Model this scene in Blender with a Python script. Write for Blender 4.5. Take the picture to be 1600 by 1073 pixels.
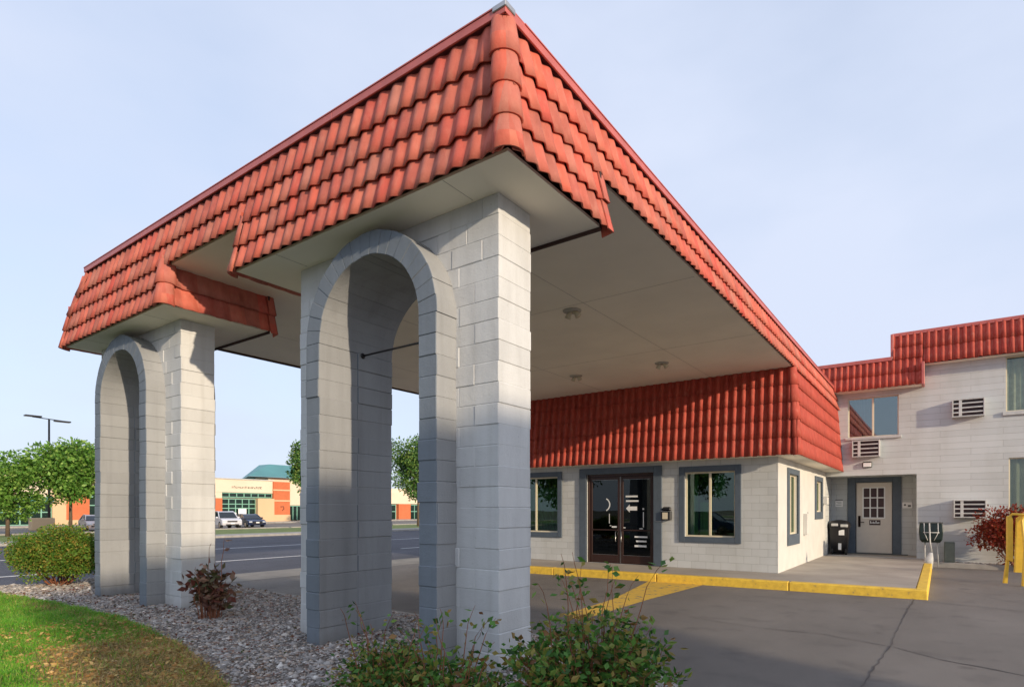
import bpy, math, random
import numpy as np
from mathutils import Vector, Matrix
R = math.radians
for o in list(bpy.data.objects): bpy.data.objects.remove(o)
SC = bpy.context.scene; COL = SC.collection
CZ = 1.83                                   # eye height above the asphalt

# ---------------------------------------------------------------- camera
cd = bpy.data.cameras.new('camera'); cam = bpy.data.objects.new('camera', cd); COL.objects.link(cam)
cam.location = (0, 0, CZ); cam.rotation_euler = (R(90), 0, R(36))
cd.sensor_width = 36; cd.lens = 921/1600*36; cd.shift_y = (797-536.5)/1600
cd.clip_start = .05; cd.clip_end = 3000
SC.camera = cam
# ---------------------------------------------------------------- world, sun, exposure
SUN_AZ, SUN_EL = 16, 13.8                   # degrees clockwise from +X, elevation
W = bpy.data.worlds.new('World'); SC.world = W; W.use_nodes = True
nt = W.node_tree; nt.nodes.clear()
wo = nt.nodes.new('ShaderNodeOutputWorld'); bg = nt.nodes.new('ShaderNodeBackground')
sky = nt.nodes.new('ShaderNodeTexSky'); sky.sky_type = 'NISHITA'; sky.sun_disc = False
sky.sun_elevation = R(SUN_EL); sky.sun_rotation = R(90+SUN_AZ)
sky.air_density = 1.0; sky.dust_density = 2.0; sky.ozone_density = 2.0; sky.altitude = 0
tc = nt.nodes.new('ShaderNodeTexCoord'); mp = nt.nodes.new('ShaderNodeMapping'); mp.inputs['Scale'].default_value = (1, 1, 2.2)
nz = nt.nodes.new('ShaderNodeTexNoise'); nz.inputs['Scale'].default_value = 1.7; nz.inputs['Detail'].default_value = 5; nz.inputs['Roughness'].default_value = .5
cr = nt.nodes.new('ShaderNodeValToRGB'); cr.color_ramp.elements[0].position = .36; cr.color_ramp.elements[0].color = (.70, .70, .70, 1)
cr.color_ramp.elements[1].position = .66; cr.color_ramp.elements[1].color = (1, 1, 1, 1)
mx = nt.nodes.new('ShaderNodeMixRGB'); mx.inputs[2].default_value = (2.6, 2.88, 3.55, 1)   # thin high cloud veil
L = nt.links.new
L(tc.outputs['Generated'], mp.inputs[0]); L(mp.outputs[0], nz.inputs['Vector']); L(nz.outputs['Fac'], cr.inputs[0]); L(cr.outputs[0], mx.inputs[0])
L(sky.outputs[0], mx.inputs[1]); L(mx.outputs[0], bg.inputs[0]); bg.inputs[1].default_value = .15
L(bg.outputs[0], wo.inputs[0])
sd = bpy.data.lights.new('sun', 'SUN'); sd.energy = 2.3; sd.angle = R(.8); sd.color = (1, .82, .60)
sun = bpy.data.objects.new('sun', sd); COL.objects.link(sun)
az, el = R(SUN_AZ), R(SUN_EL)
sun.rotation_euler = Vector((math.cos(az)*math.cos(el), -math.sin(az)*math.cos(el), math.sin(el))).to_track_quat('Z', 'Y').to_euler()
SC.view_settings.view_transform = 'Standard'; SC.view_settings.look = 'None'; SC.view_settings.gamma = 1
SC.view_settings.use_curve_mapping = False; SC.view_settings.exposure = .90

# ---------------------------------------------------------------- node materials
class N:
    def __init__(s, name):
        s.m = bpy.data.materials.new(name); s.m.use_nodes = True; s.t = s.m.node_tree; s.t.nodes.clear()
        s.out = s.n('OutputMaterial')
    def n(s, ty, **kw):
        nd = s.t.nodes.new('ShaderNode'+ty)
        for k, v in kw.items():
            if k in nd.inputs: nd.inputs[k].default_value = v
            else: setattr(nd, k, v)
        return nd
    def l(s, a, b): s.t.links.new(a, b)
    def ramp(s, src, stops):
        r = s.n('ValToRGB'); e = r.color_ramp.elements
        while len(e) < len(stops): e.new(.5)
        for el_, (p, c) in zip(e, stops): el_.position = p; el_.color = (*c, 1) if len(c) == 3 else c
        s.l(src, r.inputs[0]); return r.outputs[0]
    def mix(s, f, a, b, mode='MIX'):
        x = s.n('MixRGB'); x.blend_type = mode
        for i, v in ((0, f), (1, a), (2, b)):
            if hasattr(v, 'is_linked'): s.l(v, x.inputs[i])
            else: x.inputs[i].default_value = v if i == 0 else (*v, 1)
        return x.outputs[0]
    def noise(s, scale, detail=3, co='Object', rough=.55, stretch=None):
        c = s.n('TexCoord'); v = c.outputs[co]
        if stretch: q = s.n('Mapping'); q.inputs['Scale'].default_value = stretch; s.l(v, q.inputs[0]); v = q.outputs[0]
        x = s.n('TexNoise'); x.inputs['Scale'].default_value = scale; x.inputs['Detail'].default_value = detail; x.inputs['Roughness'].default_value = rough
        s.l(v, x.inputs['Vector']); return x.outputs['Fac']
    def bump(s, h, st, dist, prev=None):
        b = s.n('Bump'); b.inputs['Strength'].default_value = st; b.inputs['Distance'].default_value = dist
        s.l(h, b.inputs['Height'])
        if prev: s.l(prev, b.inputs['Normal'])
        return b.outputs[0]
    def bsdf(s, col, rough=.8, metal=0, normal=None, spec=.5, **kw):
        p = s.n('BsdfPrincipled'); 
        if hasattr(col, 'is_linked'): s.l(col, p.inputs['Base Color'])
        else: p.inputs['Base Color'].default_value = (*col, 1)
        if hasattr(rough, 'is_linked'): s.l(rough, p.inputs['Roughness'])
        else: p.inputs['Roughness'].default_value = rough
        p.inputs['Metallic'].default_value = metal; p.inputs['Specular IOR Level'].default_value = spec
        if normal: s.l(normal, p.inputs['Normal'])
        for k, v in kw.items(): p.inputs[k].default_value = v
        s.l(p.outputs[0], s.out.inputs[0]); return p
def plain(name, c, rough=.7, metal=0, var=.18, scale=6, bs=60, bst=.15, spec=.5):
    m = N(name); lo = tuple(x*(1-var) for x in c); hi = tuple(min(1, x*(1+var*.5)) for x in c)
    col = m.ramp(m.noise(scale, 4), [(.3, lo), (.7, hi)])
    m.bsdf(col, rough, metal, m.bump(m.noise(bs, 2), bst, .004), spec); return m.m
def block_paint(name, c, course=.2032, length=.406, line=.55, var=.1):
    m = N(name); tcn = m.n('TexCoord'); b = m.n('TexBrick'); b.offset = .5
    dn = m.n('TexNoise'); dn.inputs['Scale'].default_value = 4
    m.l(tcn.outputs['UV'], dn.inputs['Vector'])
    vm = m.n('VectorMath'); vm.operation = 'MULTIPLY_ADD'; m.l(dn.outputs['Color'], vm.inputs[0]); vm.inputs[1].default_value = (.008, .008, 0); m.l(tcn.outputs['UV'], vm.inputs[2])
    m.l(vm.outputs[0], b.inputs['Vector'])
    for k, v in (('Scale', 1), ('Mortar Size', .005), ('Mortar Smooth', .35), ('Bias', 0), ('Brick Width', length), ('Row Height', course)): b.inputs[k].default_value = v
    lo = tuple(x*(1-var) for x in c)
    b.inputs['Color1'].default_value = (*c, 1); b.inputs['Color2'].default_value = (*lo, 1); b.inputs['Mortar'].default_value = (*[x*line for x in c], 1)
    st = m.ramp(m.noise(1.3, 5, stretch=(1, 1, .35)), [(.25, (.86, .85, .82)), (.6, (1, 1, 1))])
    col = m.mix(1, b.outputs['Color'], st, 'MULTIPLY')
    inv = m.n('Math', operation='SUBTRACT'); inv.inputs[0].default_value = 1; m.l(b.outputs['Fac'], inv.inputs[1])
    nb = m.bump(inv.outputs[0], .7, .008); nb = m.bump(m.noise(45, 4), .25, .004, nb)
    m.bsdf(col, .7, 0, nb, .3); return m.m
def pier_paint(name, c):
    m = N(name); g = m.n('NewGeometry')
    isl = m.ramp(g.outputs['Random Per Island'], [(0, tuple(x*.92 for x in c)), (1, tuple(x*1.03 for x in c))])
    st = m.ramp(m.noise(2.2, 6, stretch=(1, 1, .3)), [(.3, (.84, .84, .84)), (.6, (1, 1, 1))])
    col = m.mix(1, isl, st, 'MULTIPLY')
    sp = m.ramp(m.noise(38, 3), [(.27, (.72, .72, .72)), (.34, (1, 1, 1))]); col = m.mix(.6, col, sp, 'MULTIPLY')
    # dirt splashed up from the gravel
    sx = m.n('SeparateXYZ'); tcn = m.n('TexCoord'); m.l(tcn.outputs['Object'], sx.inputs[0])
    ad = m.n('Math', operation='ADD'); m.l(sx.outputs[2], ad.inputs[0])
    ns = m.n('Math', operation='MULTIPLY'); m.l(m.noise(5, 4), ns.inputs[0]); ns.inputs[1].default_value = .35; m.l(ns.outputs[0], ad.inputs[1])
    d = m.ramp(ad.outputs[0], [(.3, (.60, .56, .50)), (.62, (1, 1, 1))]); col = m.mix(.8, col, d, 'MULTIPLY')
    dr = m.ramp(m.noise(7, 5, stretch=(1, 1, .06)), [(.5, (1, 1, 1)), (.75, (.80, .79, .77))]); col = m.mix(.6, col, dr, 'MULTIPLY')
    nb = m.bump(m.noise(9, 3), .4, .012); nb = m.bump(m.noise(55, 5, rough=.7), .6, .006, nb)
    m.bsdf(col, .65, 0, nb, .35); return m.m
def tile_mat(name, cols):
    m = N(name); tcn = m.n('TexCoord'); fl = m.n('VectorMath'); fl.operation = 'FLOOR'; m.l(tcn.outputs['UV'], fl.inputs[0])
    wn = m.n('TexWhiteNoise'); wn.noise_dimensions = '2D'; m.l(fl.outputs[0], wn.inputs['Vector'])
    c = m.ramp(wn.outputs['Value'], [(i/(len(cols)-1), k) for i, k in enumerate(cols)])
    ag = m.ramp(m.noise(3.5, 6), [(.4, (1, 1, 1)), (.75, (.80, .78, .76))]); c = m.mix(1, c, ag, 'MULTIPLY')
    fd = m.ramp(m.noise(18, 5, stretch=(1, 1, .3)), [(.5, (0, 0, 0)), (.78, (.35, .35, .35))]); c = m.mix(fd, c, (.60, .28, .20))
    sk = m.ramp(m.noise(9, 5, stretch=(1, 1, .12)), [(.42, (1, 1, 1)), (.75, (.7, .64, .62))]); c = m.mix(.6, c, sk, 'MULTIPLY')
    m.bsdf(c, .72, 0, m.bump(m.noise(60, 4), .4, .005), .3); return m.m
def leaf_mat(name, cols, trans=.35, rough=.5):
    m = N(name); g = m.n('NewGeometry')
    c = m.ramp(g.outputs['Random Per Island'], [(i/(len(cols)-1), k) for i, k in enumerate(cols)])
    cl = m.ramp(m.noise(2.6, 3), [(.35, (.65, .7, .6)), (.65, (1.0, 1.0, 1.0))]); c = m.mix(1, c, cl, 'MULTIPLY')
    p = m.bsdf(c, rough, 0, None, .35); tr = m.n('BsdfTranslucent'); m.l(c, tr.inputs[0]); ms = m.n('MixShader'); ms.inputs[0].default_value = trans
    m.l(p.outputs[0], ms.inputs[1]); m.l(tr.outputs[0], ms.inputs[2]); m.l(ms.outputs[0], m.out.inputs[0]); return m.m
def glass_mat(name, tint, fac=.22, rough=.0, fr=.8):
    m = N(name); t = m.n('BsdfTransparent'); t.inputs[0].default_value = (*tint, 1); g = m.n('BsdfGlossy'); g.inputs['Roughness'].default_value = rough
    g.inputs[0].default_value = (.85, .95, .95, 1)
    lw = m.n('LayerWeight'); lw.inputs[0].default_value = .35; ad = m.n('Math', operation='MULTIPLY_ADD'); m.l(lw.outputs['Fresnel'], ad.inputs[0]); ad.inputs[1].default_value = fr; ad.inputs[2].default_value = fac
    g_n = m.bump(m.noise(1.6, 1), .03, .02); m.l(g_n, g.inputs['Normal'])
    ad.use_clamp = True; ms = m.n('MixShader'); m.l(ad.outputs[0], ms.inputs[0]); m.l(t.outputs[0], ms.inputs[1]); m.l(g.outputs[0], ms.inputs[2]); m.l(ms.outputs[0], m.out.inputs[0]); return m.m
def asphalt_mat(name, c, crack=True):
    m = N(name); lo = tuple(x*.8 for x in c); hi = tuple(x*1.2 for x in c)
    col = m.ramp(m.noise(.45, 6, stretch=(1, .5, 1)), [(.3, lo), (.7, hi)])
    sp = m.ramp(m.noise(160, 2), [(.32, (.5, .5, .5)), (.68, (1.5, 1.5, 1.5))]); col = m.mix(.9, col, sp, 'MULTIPLY')
    st = m.ramp(m.noise(1.7, 6), [(.55, (1, 1, 1)), (.72, (.72, .72, .74))]); col = m.mix(.8, col, st, 'MULTIPLY')
    oil = m.ramp(m.noise(.9, 3), [(.66, (1, 1, 1)), (.74, (.5, .49, .5))]); col = m.mix(.8, col, oil, 'MULTIPLY')
    nb = m.bump(m.noise(140, 3), .8, .008); nb = m.bump(m.noise(1.2, 2), .2, .03, nb)
    m.bsdf(col, .85, 0, nb, .3); return m.m
M = {}
M['wall'] = block_paint('painted_block', (.60, .61, .60), line=.68)
M['wingwall'] = block_paint('painted_wing_block', (.58, .60, .595), length=1.62, line=.66)
M['side'] = plain('painted_smooth_wall', (.62, .61, .57), .7, var=.08, scale=2)
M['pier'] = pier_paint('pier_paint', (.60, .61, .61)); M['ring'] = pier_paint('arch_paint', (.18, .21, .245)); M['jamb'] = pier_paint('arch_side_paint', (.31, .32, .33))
M['trim'] = plain('blue_grey_trim', (.085, .11, .14), .6, var=.12)
M['tile'] = tile_mat('roof_tile', [(.56, .11, .08), (.60, .14, .095), (.42, .14, .105), (.63, .135, .085), (.50, .19, .14), (.54, .09, .065), (.66, .19, .125), (.44, .11, .085), (.50, .16, .11)])
M['tile2'] = tile_mat('metal_tile', [(.42, .062, .042), (.48, .08, .052), (.44, .07, .046)])
M['flash'] = plain('red_flashing', (.50, .12, .10), .4, var=.15)
M['lead'] = plain('bare_metal', (.45, .45, .46), .4, .7)
M['wood'] = plain('dark_fascia', (.06, .03, .025), .8)
M['ceil'] = plain('stucco_ceiling', (.90, .84, .71), .9, var=.07, scale=.8, bs=90, bst=.35)
M['seam'] = plain('ceiling_seam', (.50, .46, .40), .9)
M['cream'] = plain('cream_frame', (.68, .60, .44), .5, var=.06)
M['bronze'] = plain('bronze_frame', (.050, .022, .016), .35, .3, var=.1)
M['steel'] = plain('steel', (.55, .54, .52), .3, .9)
M['glass'] = glass_mat('window_glass', (.42, .60, .48), .06, fr=.35); M['dglass'] = glass_mat('door_glass', (.22, .20, .20), .03, fr=.3)
M['sglass'] = glass_mat('upper_window_glass', (.6, .64, .66), .16, fr=.5)
M['wglass'] = glass_mat('curtained_window_glass', (.80, .82, .76), .05, fr=.3)
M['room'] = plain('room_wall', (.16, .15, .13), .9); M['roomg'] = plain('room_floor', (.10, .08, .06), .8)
M['curtain'] = plain('curtain', (.42, .44, .36), .9, var=.15, scale=3); M['blind'] = plain('vertical_blind', (.60, .62, .58), .8)
M['white'] = plain('white_vinyl', (.82, .82, .80), .5, var=.03); M['door'] = plain('cream_door', (.66, .60, .52), .5, var=.04)
M['maroon'] = plain('maroon_plastic', (.04, .012, .012), .4); M['black'] = plain('black_plastic', (.012, .012, .014), .4)
M['lgrey'] = plain('light_grey', (.52, .52, .50), .6); M['dgrey'] = plain('dark_grey', (.11, .12, .115), .6)
M['yellow'] = plain('yellow_plastic', (.84, .55, .06), .45, var=.1, scale=8)
m = N('yellow_kerb_paint')
chips = m.ramp(m.noise(9, 7, rough=.65), [(.31, (.20, .18, .15)), (.37, (.66, .42, .05)), (.6, (.80, .53, .06)), (.8, (.84, .60, .09))])
m.bsdf(chips, .7, 0, m.bump(m.noise(40, 4), .5, .006)); M['kerbyel'] = m.m
m = N('walk_concrete')
c = m.ramp(m.noise(.9, 6), [(.3, (.30, .26, .22)), (.7, (.43, .38, .32))]); s2 = m.ramp(m.noise(110, 3), [(.3, (.85, .85, .85)), (.7, (1.1, 1.1, 1.1))])
c = m.mix(.8, c, s2, 'MULTIPLY'); m.bsdf(c, .85, 0, m.bump(m.noise(120, 3), .35, .004)); M['walk'] = m.m
M['conc'] = plain('grey_concrete', (.34, .32, .29), .9, var=.25, scale=3)
M['lot'] = asphalt_mat('lot_asphalt', (.185, .168, .152)); M['street'] = asphalt_mat('street_asphalt', (.085, .085, .10))
M['paint'] = plain('road_paint', (.62, .62, .62), .7, var=.3, scale=14)
M['crack'] = plain('crack_fill', (.05, .045, .042), .6)
M['sunlit'] = plain('sunlit_ground', (.26, .235, .20), .9, var=.25, scale=1.5)  # sunlight put into the base colour
M['earth'] = plain('earth', (.16, .14, .09), .95, var=.4, scale=.3)
m = N('gravel_bed'); c = m.ramp(m.noise(26, 5), [(.3, (.08, .07, .06)), (.5, (.19, .165, .15)), (.7, (.32, .29, .27))])
c2 = m.ramp(m.noise(1.6, 4), [(.4, (1, 1, 1)), (.7, (.75, .62, .48))]); c = m.mix(.8, c, c2, 'MULTIPLY'); m.bsdf(c, .95, 0, m.bump(m.noise(40, 4), 1, .03)); M['gravel'] = m.m
m = N('stone'); g = m.n('NewGeometry'); c = m.ramp(g.outputs['Random Per Island'], [(0, (.17, .155, .145)), (.35, (.32, .30, .285)), (.65, (.45, .42, .395)), (.85, (.36, .27, .20)), (1, (.72, .69, .65))])
m.bsdf(c, .85, 0, m.bump(m.noise(60, 3), .4, .005)); M['stone'] = m.m
m = N('lawn_soil'); c = m.ramp(m.noise(1.5, 5), [(.35, (.10, .085, .03)), (.65, (.05, .10, .015))]); m.bsdf(c, .95, 0, m.bump(m.noise(50, 3), .6, .02)); M['soil'] = m.m
M['grass'] = leaf_mat('grass_blade', [(.08, .34, .015), (.15, .50, .03), (.28, .54, .06), (.50, .50, .12)], .4)
M['dry'] = leaf_mat('dry_blade', [(.62, .34, .12), (.46, .24, .08), (.78, .52, .22), (.38, .38, .09)], .2)
M['verge'] = plain('verge_grass', (.15, .20, .05), .95, var=.35, scale=1.2)
M['bark'] = plain('bark', (.13, .09, .06), .95, var=.3, scale=12, bs=30, bst=.8)
M['leafA'] = leaf_mat('green_leaf', [(.08, .18, .03), (.15, .33, .05), (.24, .44, .08), (.36, .50, .12)])
M['leafB'] = leaf_mat('yellow_green_leaf', [(.10, .13, .02), (.20, .24, .04), (.33, .30, .06), (.12, .18, .02)])
M['leafC'] = leaf_mat('evergreen_leaf', [(.03, .09, .02), (.07, .19, .04), (.15, .28, .06), (.26, .34, .08)], .2)
M['leafH'] = leaf_mat('hedge_leaf', [(.06, .16, .02), (.14, .30, .04), (.24, .38, .05), (.38, .26, .05), (.16, .30, .04)])
M['leafF'] = leaf_mat('shrub_leaf', [(.03, .09, .02), (.07, .19, .035), (.11, .28, .05), (.15, .33, .06), (.26, .34, .07), (.42, .33, .08), (.30, .13, .06)], .35, .4)
M['leafR'] = leaf_mat('red_leaf', [(.32, .03, .02), (.52, .07, .03), (.16, .02, .015), (.42, .14, .05)], .3)
M['leafD'] = leaf_mat('withered_leaf', [(.16, .04, .03), (.28, .10, .07), (.07, .09, .03), (.38, .22, .16), (.10, .03, .03)], .15)
M['twig'] = plain('twig', (.26, .10, .05), .9)
M['orange'] = block_paint('orange_brick', (.62, .17, .07), .2, .4, .85, .08); M['fcream'] = plain('cream_stucco', (.72, .60, .46), .85, var=.06, scale=.3)
M['ftan'] = plain('tan_stucco', (.62, .44, .26), .85, var=.06, scale=.3); M['teal'] = plain('teal_roof', (.10, .30, .30), .5, .2, var=.15, scale=.2)
M['gframe'] = plain('green_window_frame', (.20, .42, .32), .5); M['fglass'] = plain('store_glass', (.006, .022, .016), .08, var=.3, scale=.5)
M['carw'] = plain('white_car_paint', (.66, .66, .70), .25, .2, var=.02, bst=0); M['carb'] = plain('blue_car_paint', (.02, .035, .09), .2, .3, var=.02, bst=0)
M['carp'] = plain('pale_car_paint', (.62, .50, .47), .25, .1, var=.02, bst=0)
M['cglass'] = plain('car_glass', (.012, .018, .025), .05, var=.01, bst=0); M['tyre'] = plain('tyre', (.02, .02, .02), .8)
M['lens'] = plain('headlight_lens', (.75, .78, .8), .1, .3, var=.02, bst=0)

# ---------------------------------------------------------------- mesh builder
def wloc(o):
    v = Vector((0, 0, 0))
    while o: v += o.location; o = o.parent
    return v
class MB:
    def __init__(s): s.v = []; s.f = []; s.mi = []; s.uv = None
    def quad(s, a, b, c, d, mi=0):
        i = len(s.v); s.v += [tuple(a), tuple(b), tuple(c), tuple(d)]; s.f.append((i, i+1, i+2, i+3)); s.mi.append(mi)
    def box(s, x0, x1, y0, y1, z0, z1, mi=0, bv=0, M4=None):
        x0, x1 = min(x0, x1), max(x0, x1); y0, y1 = min(y0, y1), max(y0, y1); z0, z1 = min(z0, z1), max(z0, z1)
        if bv <= 0:
            P = [(x, y, z) for z in (z0, z1) for x, y in ((x0, y0), (x1, y0), (x1, y1), (x0, y1))]
            F = [(3, 2, 1, 0), (4, 5, 6, 7), (0, 1, 5, 4), (1, 2, 6, 5), (2, 3, 7, 6), (3, 0, 4, 7)]
        else:
            b = min(bv, (x1-x0)/2.2, (y1-y0)/2.2, (z1-z0)/2.2)
            P = []; 
            def ring(z, e): return [(x0+b+e*0, y0+e, z)]
            X = (x0, x1); Y = (y0, y1); Z = (z0, z1); idx = {}
            for i in (0, 1):
                for j in (0, 1):
                    for k in (0, 1):
                        sx, sy, sz = (1, -1)[i]*b, (1, -1)[j]*b, (1, -1)[k]*b
                        idx[i, j, k, 'x'] = len(P); P.append((X[i], Y[j]+sy, Z[k]+sz))
                        idx[i, j, k, 'y'] = len(P); P.append((X[i]+sx, Y[j], Z[k]+sz))
                        idx[i, j, k, 'z'] = len(P); P.append((X[i]+sx, Y[j]+sy, Z[k]))
            g = lambda i, j, k, a: idx[i, j, k, a]
            F = []
            for i in (0, 1): F.append([g(i, 0, 0, 'x'), g(i, 1, 0, 'x'), g(i, 1, 1, 'x'), g(i, 0, 1, 'x')][::(1 if i else -1)])
            for j in (0, 1): F.append([g(0, j, 0, 'y'), g(1, j, 0, 'y'), g(1, j, 1, 'y'), g(0, j, 1, 'y')][::(-1 if j else 1)])
            for k in (0, 1): F.append([g(0, 0, k, 'z'), g(1, 0, k, 'z'), g(1, 1, k, 'z'), g(0, 1, k, 'z')][::(1 if k else -1)])
            for j in (0, 1):
                for k in (0, 1): F.append([g(0, j, k, 'y'), g(1, j, k, 'y'), g(1, j, k, 'z'), g(0, j, k, 'z')][::(1 if j == k else -1)])
            for i in (0, 1):
                for k in (0, 1): F.append([g(i, 0, k, 'x'), g(i, 1, k, 'x'), g(i, 1, k, 'z'), g(i, 0, k, 'z')][::(-1 if i == k else 1)])
            for i in (0, 1):
                for j in (0, 1): F.append([g(i, j, 0, 'x'), g(i, j, 1, 'x'), g(i, j, 1, 'y'), g(i, j, 0, 'y')][::(1 if i == j else -1)])
            for i in (0, 1):
                for j in (0, 1):
                    for k in (0, 1): F.append([g(i, j, k, 'x'), g(i, j, k, 'y'), g(i, j, k, 'z')][::(1 if (i+j+k) % 2 else -1)])
        if M4: P = [tuple(M4 @ Vector(p)) for p in P]
        i0 = len(s.v); s.v += P; s.f += [tuple(i0+q for q in f) for f in F]; s.mi += [mi]*len(F)
    def poly_prism(s, pts, z0, z1, mi=0, M4=None):
        n = len(pts); P = [(x, y, z0) for x, y in pts]+[(x, y, z1) for x, y in pts]
        if M4: P = [tuple(M4 @ Vector(p)) for p in P]
        i0 = len(s.v); s.v += P
        s.f.append(tuple(i0+i for i in range(n))[::-1]); s.f.append(tuple(i0+n+i for i in range(n)))
        for i in range(n): s.f.append((i0+i, i0+(i+1) % n, i0+n+(i+1) % n, i0+n+i))
        s.mi += [mi]*(n+2)
    def tube(s, pts, rads, n=8, mi=0, cap=True):
        pts = [Vector(p) for p in pts]
        if not hasattr(rads, '__len__'): rads = [rads]*len(pts)
        i0 = len(s.v)
        for k, p in enumerate(pts):
            t = (pts[min(k+1, len(pts)-1)]-pts[max(k-1, 0)]).normalized()
            a = Vector((0, 0, 1)) if abs(t.z) < .9 else Vector((1, 0, 0))
            u = t.cross(a).normalized(); w = t.cross(u)
            for j in range(n):
                g = 2*math.pi*j/n; s.v.append(tuple(p+(u*math.cos(g)+w*math.sin(g))*rads[k]))
        for k in range(len(pts)-1):
            for j in range(n):
                a_, b_ = i0+k*n+j, i0+k*n+(j+1) % n; s.f.append((a_, a_+n, b_+n, b_)); s.mi.append(mi)
        if cap:
            s.f.append(tuple(i0+j for j in range(n))); s.f.append(tuple(i0+(len(pts)-1)*n+j for j in range(n))[::-1]); s.mi += [mi, mi]
    def build(s, name, mats, parent=None, smooth=False, uv=None):
        if not isinstance(mats, (list, tuple)): mats = [mats]
        off = wloc(parent) if parent else Vector((0, 0, 0))
        me = bpy.data.meshes.new(name); V = [(x-off.x, y-off.y, z-off.z) for x, y, z in s.v]
        me.from_pydata(V, [], s.f)
        for q in mats: me.materials.append(q)
        me.polygons.foreach_set('material_index', s.mi)
        ul = me.uv_layers.new(name='UVMap')
        me.update()
        nl = len(me.loops); li = np.zeros(nl, int); me.loops.foreach_get('vertex_index', li)
        if uv is not None: U = np.array(uv)[li]
        else:
            A = np.array(s.v); pn = np.zeros(len(me.polygons)*3); me.polygons.foreach_get('normal', pn); pn = np.abs(pn.reshape(-1, 3))
            lt = np.zeros(len(me.polygons), int); me.polygons.foreach_get('loop_total', lt)
            ax = np.repeat(np.where(pn[:, 2] > .75, 2, np.where(pn[:, 0] > pn[:, 1], 0, 1)), lt)
            P = A[li]; U = np.where((ax == 0)[:, None], P[:, [1, 2]], np.where((ax == 1)[:, None], P[:, [0, 2]], P[:, [0, 1]]))
        ul.data.foreach_set('uv', U.astype(np.float32).ravel())
        if smooth: me.polygons.foreach_set('use_smooth', [True]*len(me.polygons))
        me.update()
        o = bpy.data.objects.new(name, me); COL.objects.link(o)
        if parent: o.parent = parent
        return o
def tag(o, label=None, cat=None, group=None, kind=None):
    if label: o['label'] = label
    if cat: o['category'] = cat
    if group: o['group'] = group
    if kind: o['kind'] = kind
    return o
def empty(name, loc, label, cat, group=None, rz=0):
    o = bpy.data.objects.new(name, None); o.empty_display_size = .2; COL.objects.link(o); o.location = loc; o.rotation_euler = (0, 0, rz)
    return tag(o, label, cat, group)
def copy_tree(o, parent=None):
    c = o.copy(); COL.objects.link(c); c.parent = parent
    for ch in list(o.children): copy_tree(ch, c)
    return c
def raw_mesh(name, V, F, mat, parent=None, smooth=False):
    """numpy mesh, faces all of one size"""
    me = bpy.data.meshes.new(name); V = np.asarray(V, np.float32); F = np.asarray(F, np.int32); k = F.shape[1]
    if parent: V = V-np.array(wloc(parent), np.float32)
    me.vertices.add(len(V)); me.vertices.foreach_set('co', V.ravel()); me.loops.add(F.size); me.loops.foreach_set('vertex_index', F.ravel())
    me.polygons.add(len(F)); me.polygons.foreach_set('loop_start', np.arange(0, F.size, k, dtype=np.int32)); me.polygons.foreach_set('loop_total', np.full(len(F), k, np.int32))
    me.materials.append(mat); me.update(calc_edges=True)
    if smooth: me.polygons.foreach_set('use_smooth', [True]*len(F))
    o = bpy.data.objects.new(name, me); COL.objects.link(o)
    if parent: o.parent = parent
    return o
rng = np.random.default_rng(7); random.seed(7)
def leaves(P, size, aspect=.55, Nrm=None, jit=.5, rg=None):
    """pointed folded leaves (2 quads each) at points P -> V, F"""
    rg = rg or rng; n = len(P); size = np.broadcast_to(size, (n,))*rg.uniform(.65, 1.25, n)
    d = rg.normal(size=(n, 3)); d[:, 2] -= .15
    if Nrm is not None: d = d*jit+Nrm
    d /= np.linalg.norm(d, axis=1)[:, None]
    q = rg.normal(size=(n, 3)); u = np.cross(d, q); u /= np.linalg.norm(u, axis=1)[:, None]; w = np.cross(d, u)
    S = size[:, None]; a = P; tip = P+d*S; mid = P+d*S*.5-w*S*.06; l = P+d*S*.45+u*S*aspect*.5+w*S*.05; r = P+d*S*.45-u*S*aspect*.5+w*S*.05
    V = np.stack([a, l, tip, mid, r], 1).reshape(-1, 3); b = np.arange(n)[:, None]*5
    F = np.concatenate([b+np.array([[0, 3, 2, 1]]), b+np.array([[0, 4, 2, 3]])], 0)
    return V, F

# ================================================================ SETTING
def sheet(name, x0, x1, y0, y1, z, mat, label=None, cat=None, kind='structure'):
    b = MB(); b.quad((x0, y0, z), (x1, y0, z), (x1, y1, z), (x0, y1, z)); o = b.build(name, mat); return tag(o, kind=kind)
sheet('ground', -1500, 1500, -1500, 1500, -.03, M['earth'])
sheet('road', -39.1, -15.6, -300, 300, -.004, M['street'])
sheet('parking_lot', -15.6, 60, -60, 60, 0, M['lot'])
sheet('sunlit_strip', -16.4, -14.6, -60, 60, .004, M['sunlit'])  # pale strip paints the sunlit ground beyond the canopy shadow, along a concrete edge
b = MB()
for y in np.arange(-60, 120, 9.0): b.box(-21.05, -20.9, y+7.8, y+12.4, -.004, .001)
b.box(-27.95, -27.8, -150, 200, -.004, .001)
tag(b.build('road_markings', M['paint']), kind='structure')
b = MB(); b.box(-41.5, -38.9, -200, 250, -.03, .13, bv=.02); tag(b.build('far_pavement', M['conc']), kind='structure')
sheet('far_verge', -52.5, -41.5, -200, 250, .10, M['verge'])
b = MB(); b.box(-53, -52.5, -200, 250, -.03, .2, bv=.02); tag(b.build('far_kerb', M['conc']), kind='structure')
sheet('far_parking', -82, -53, -200, 250, .02, M['lot'])
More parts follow.
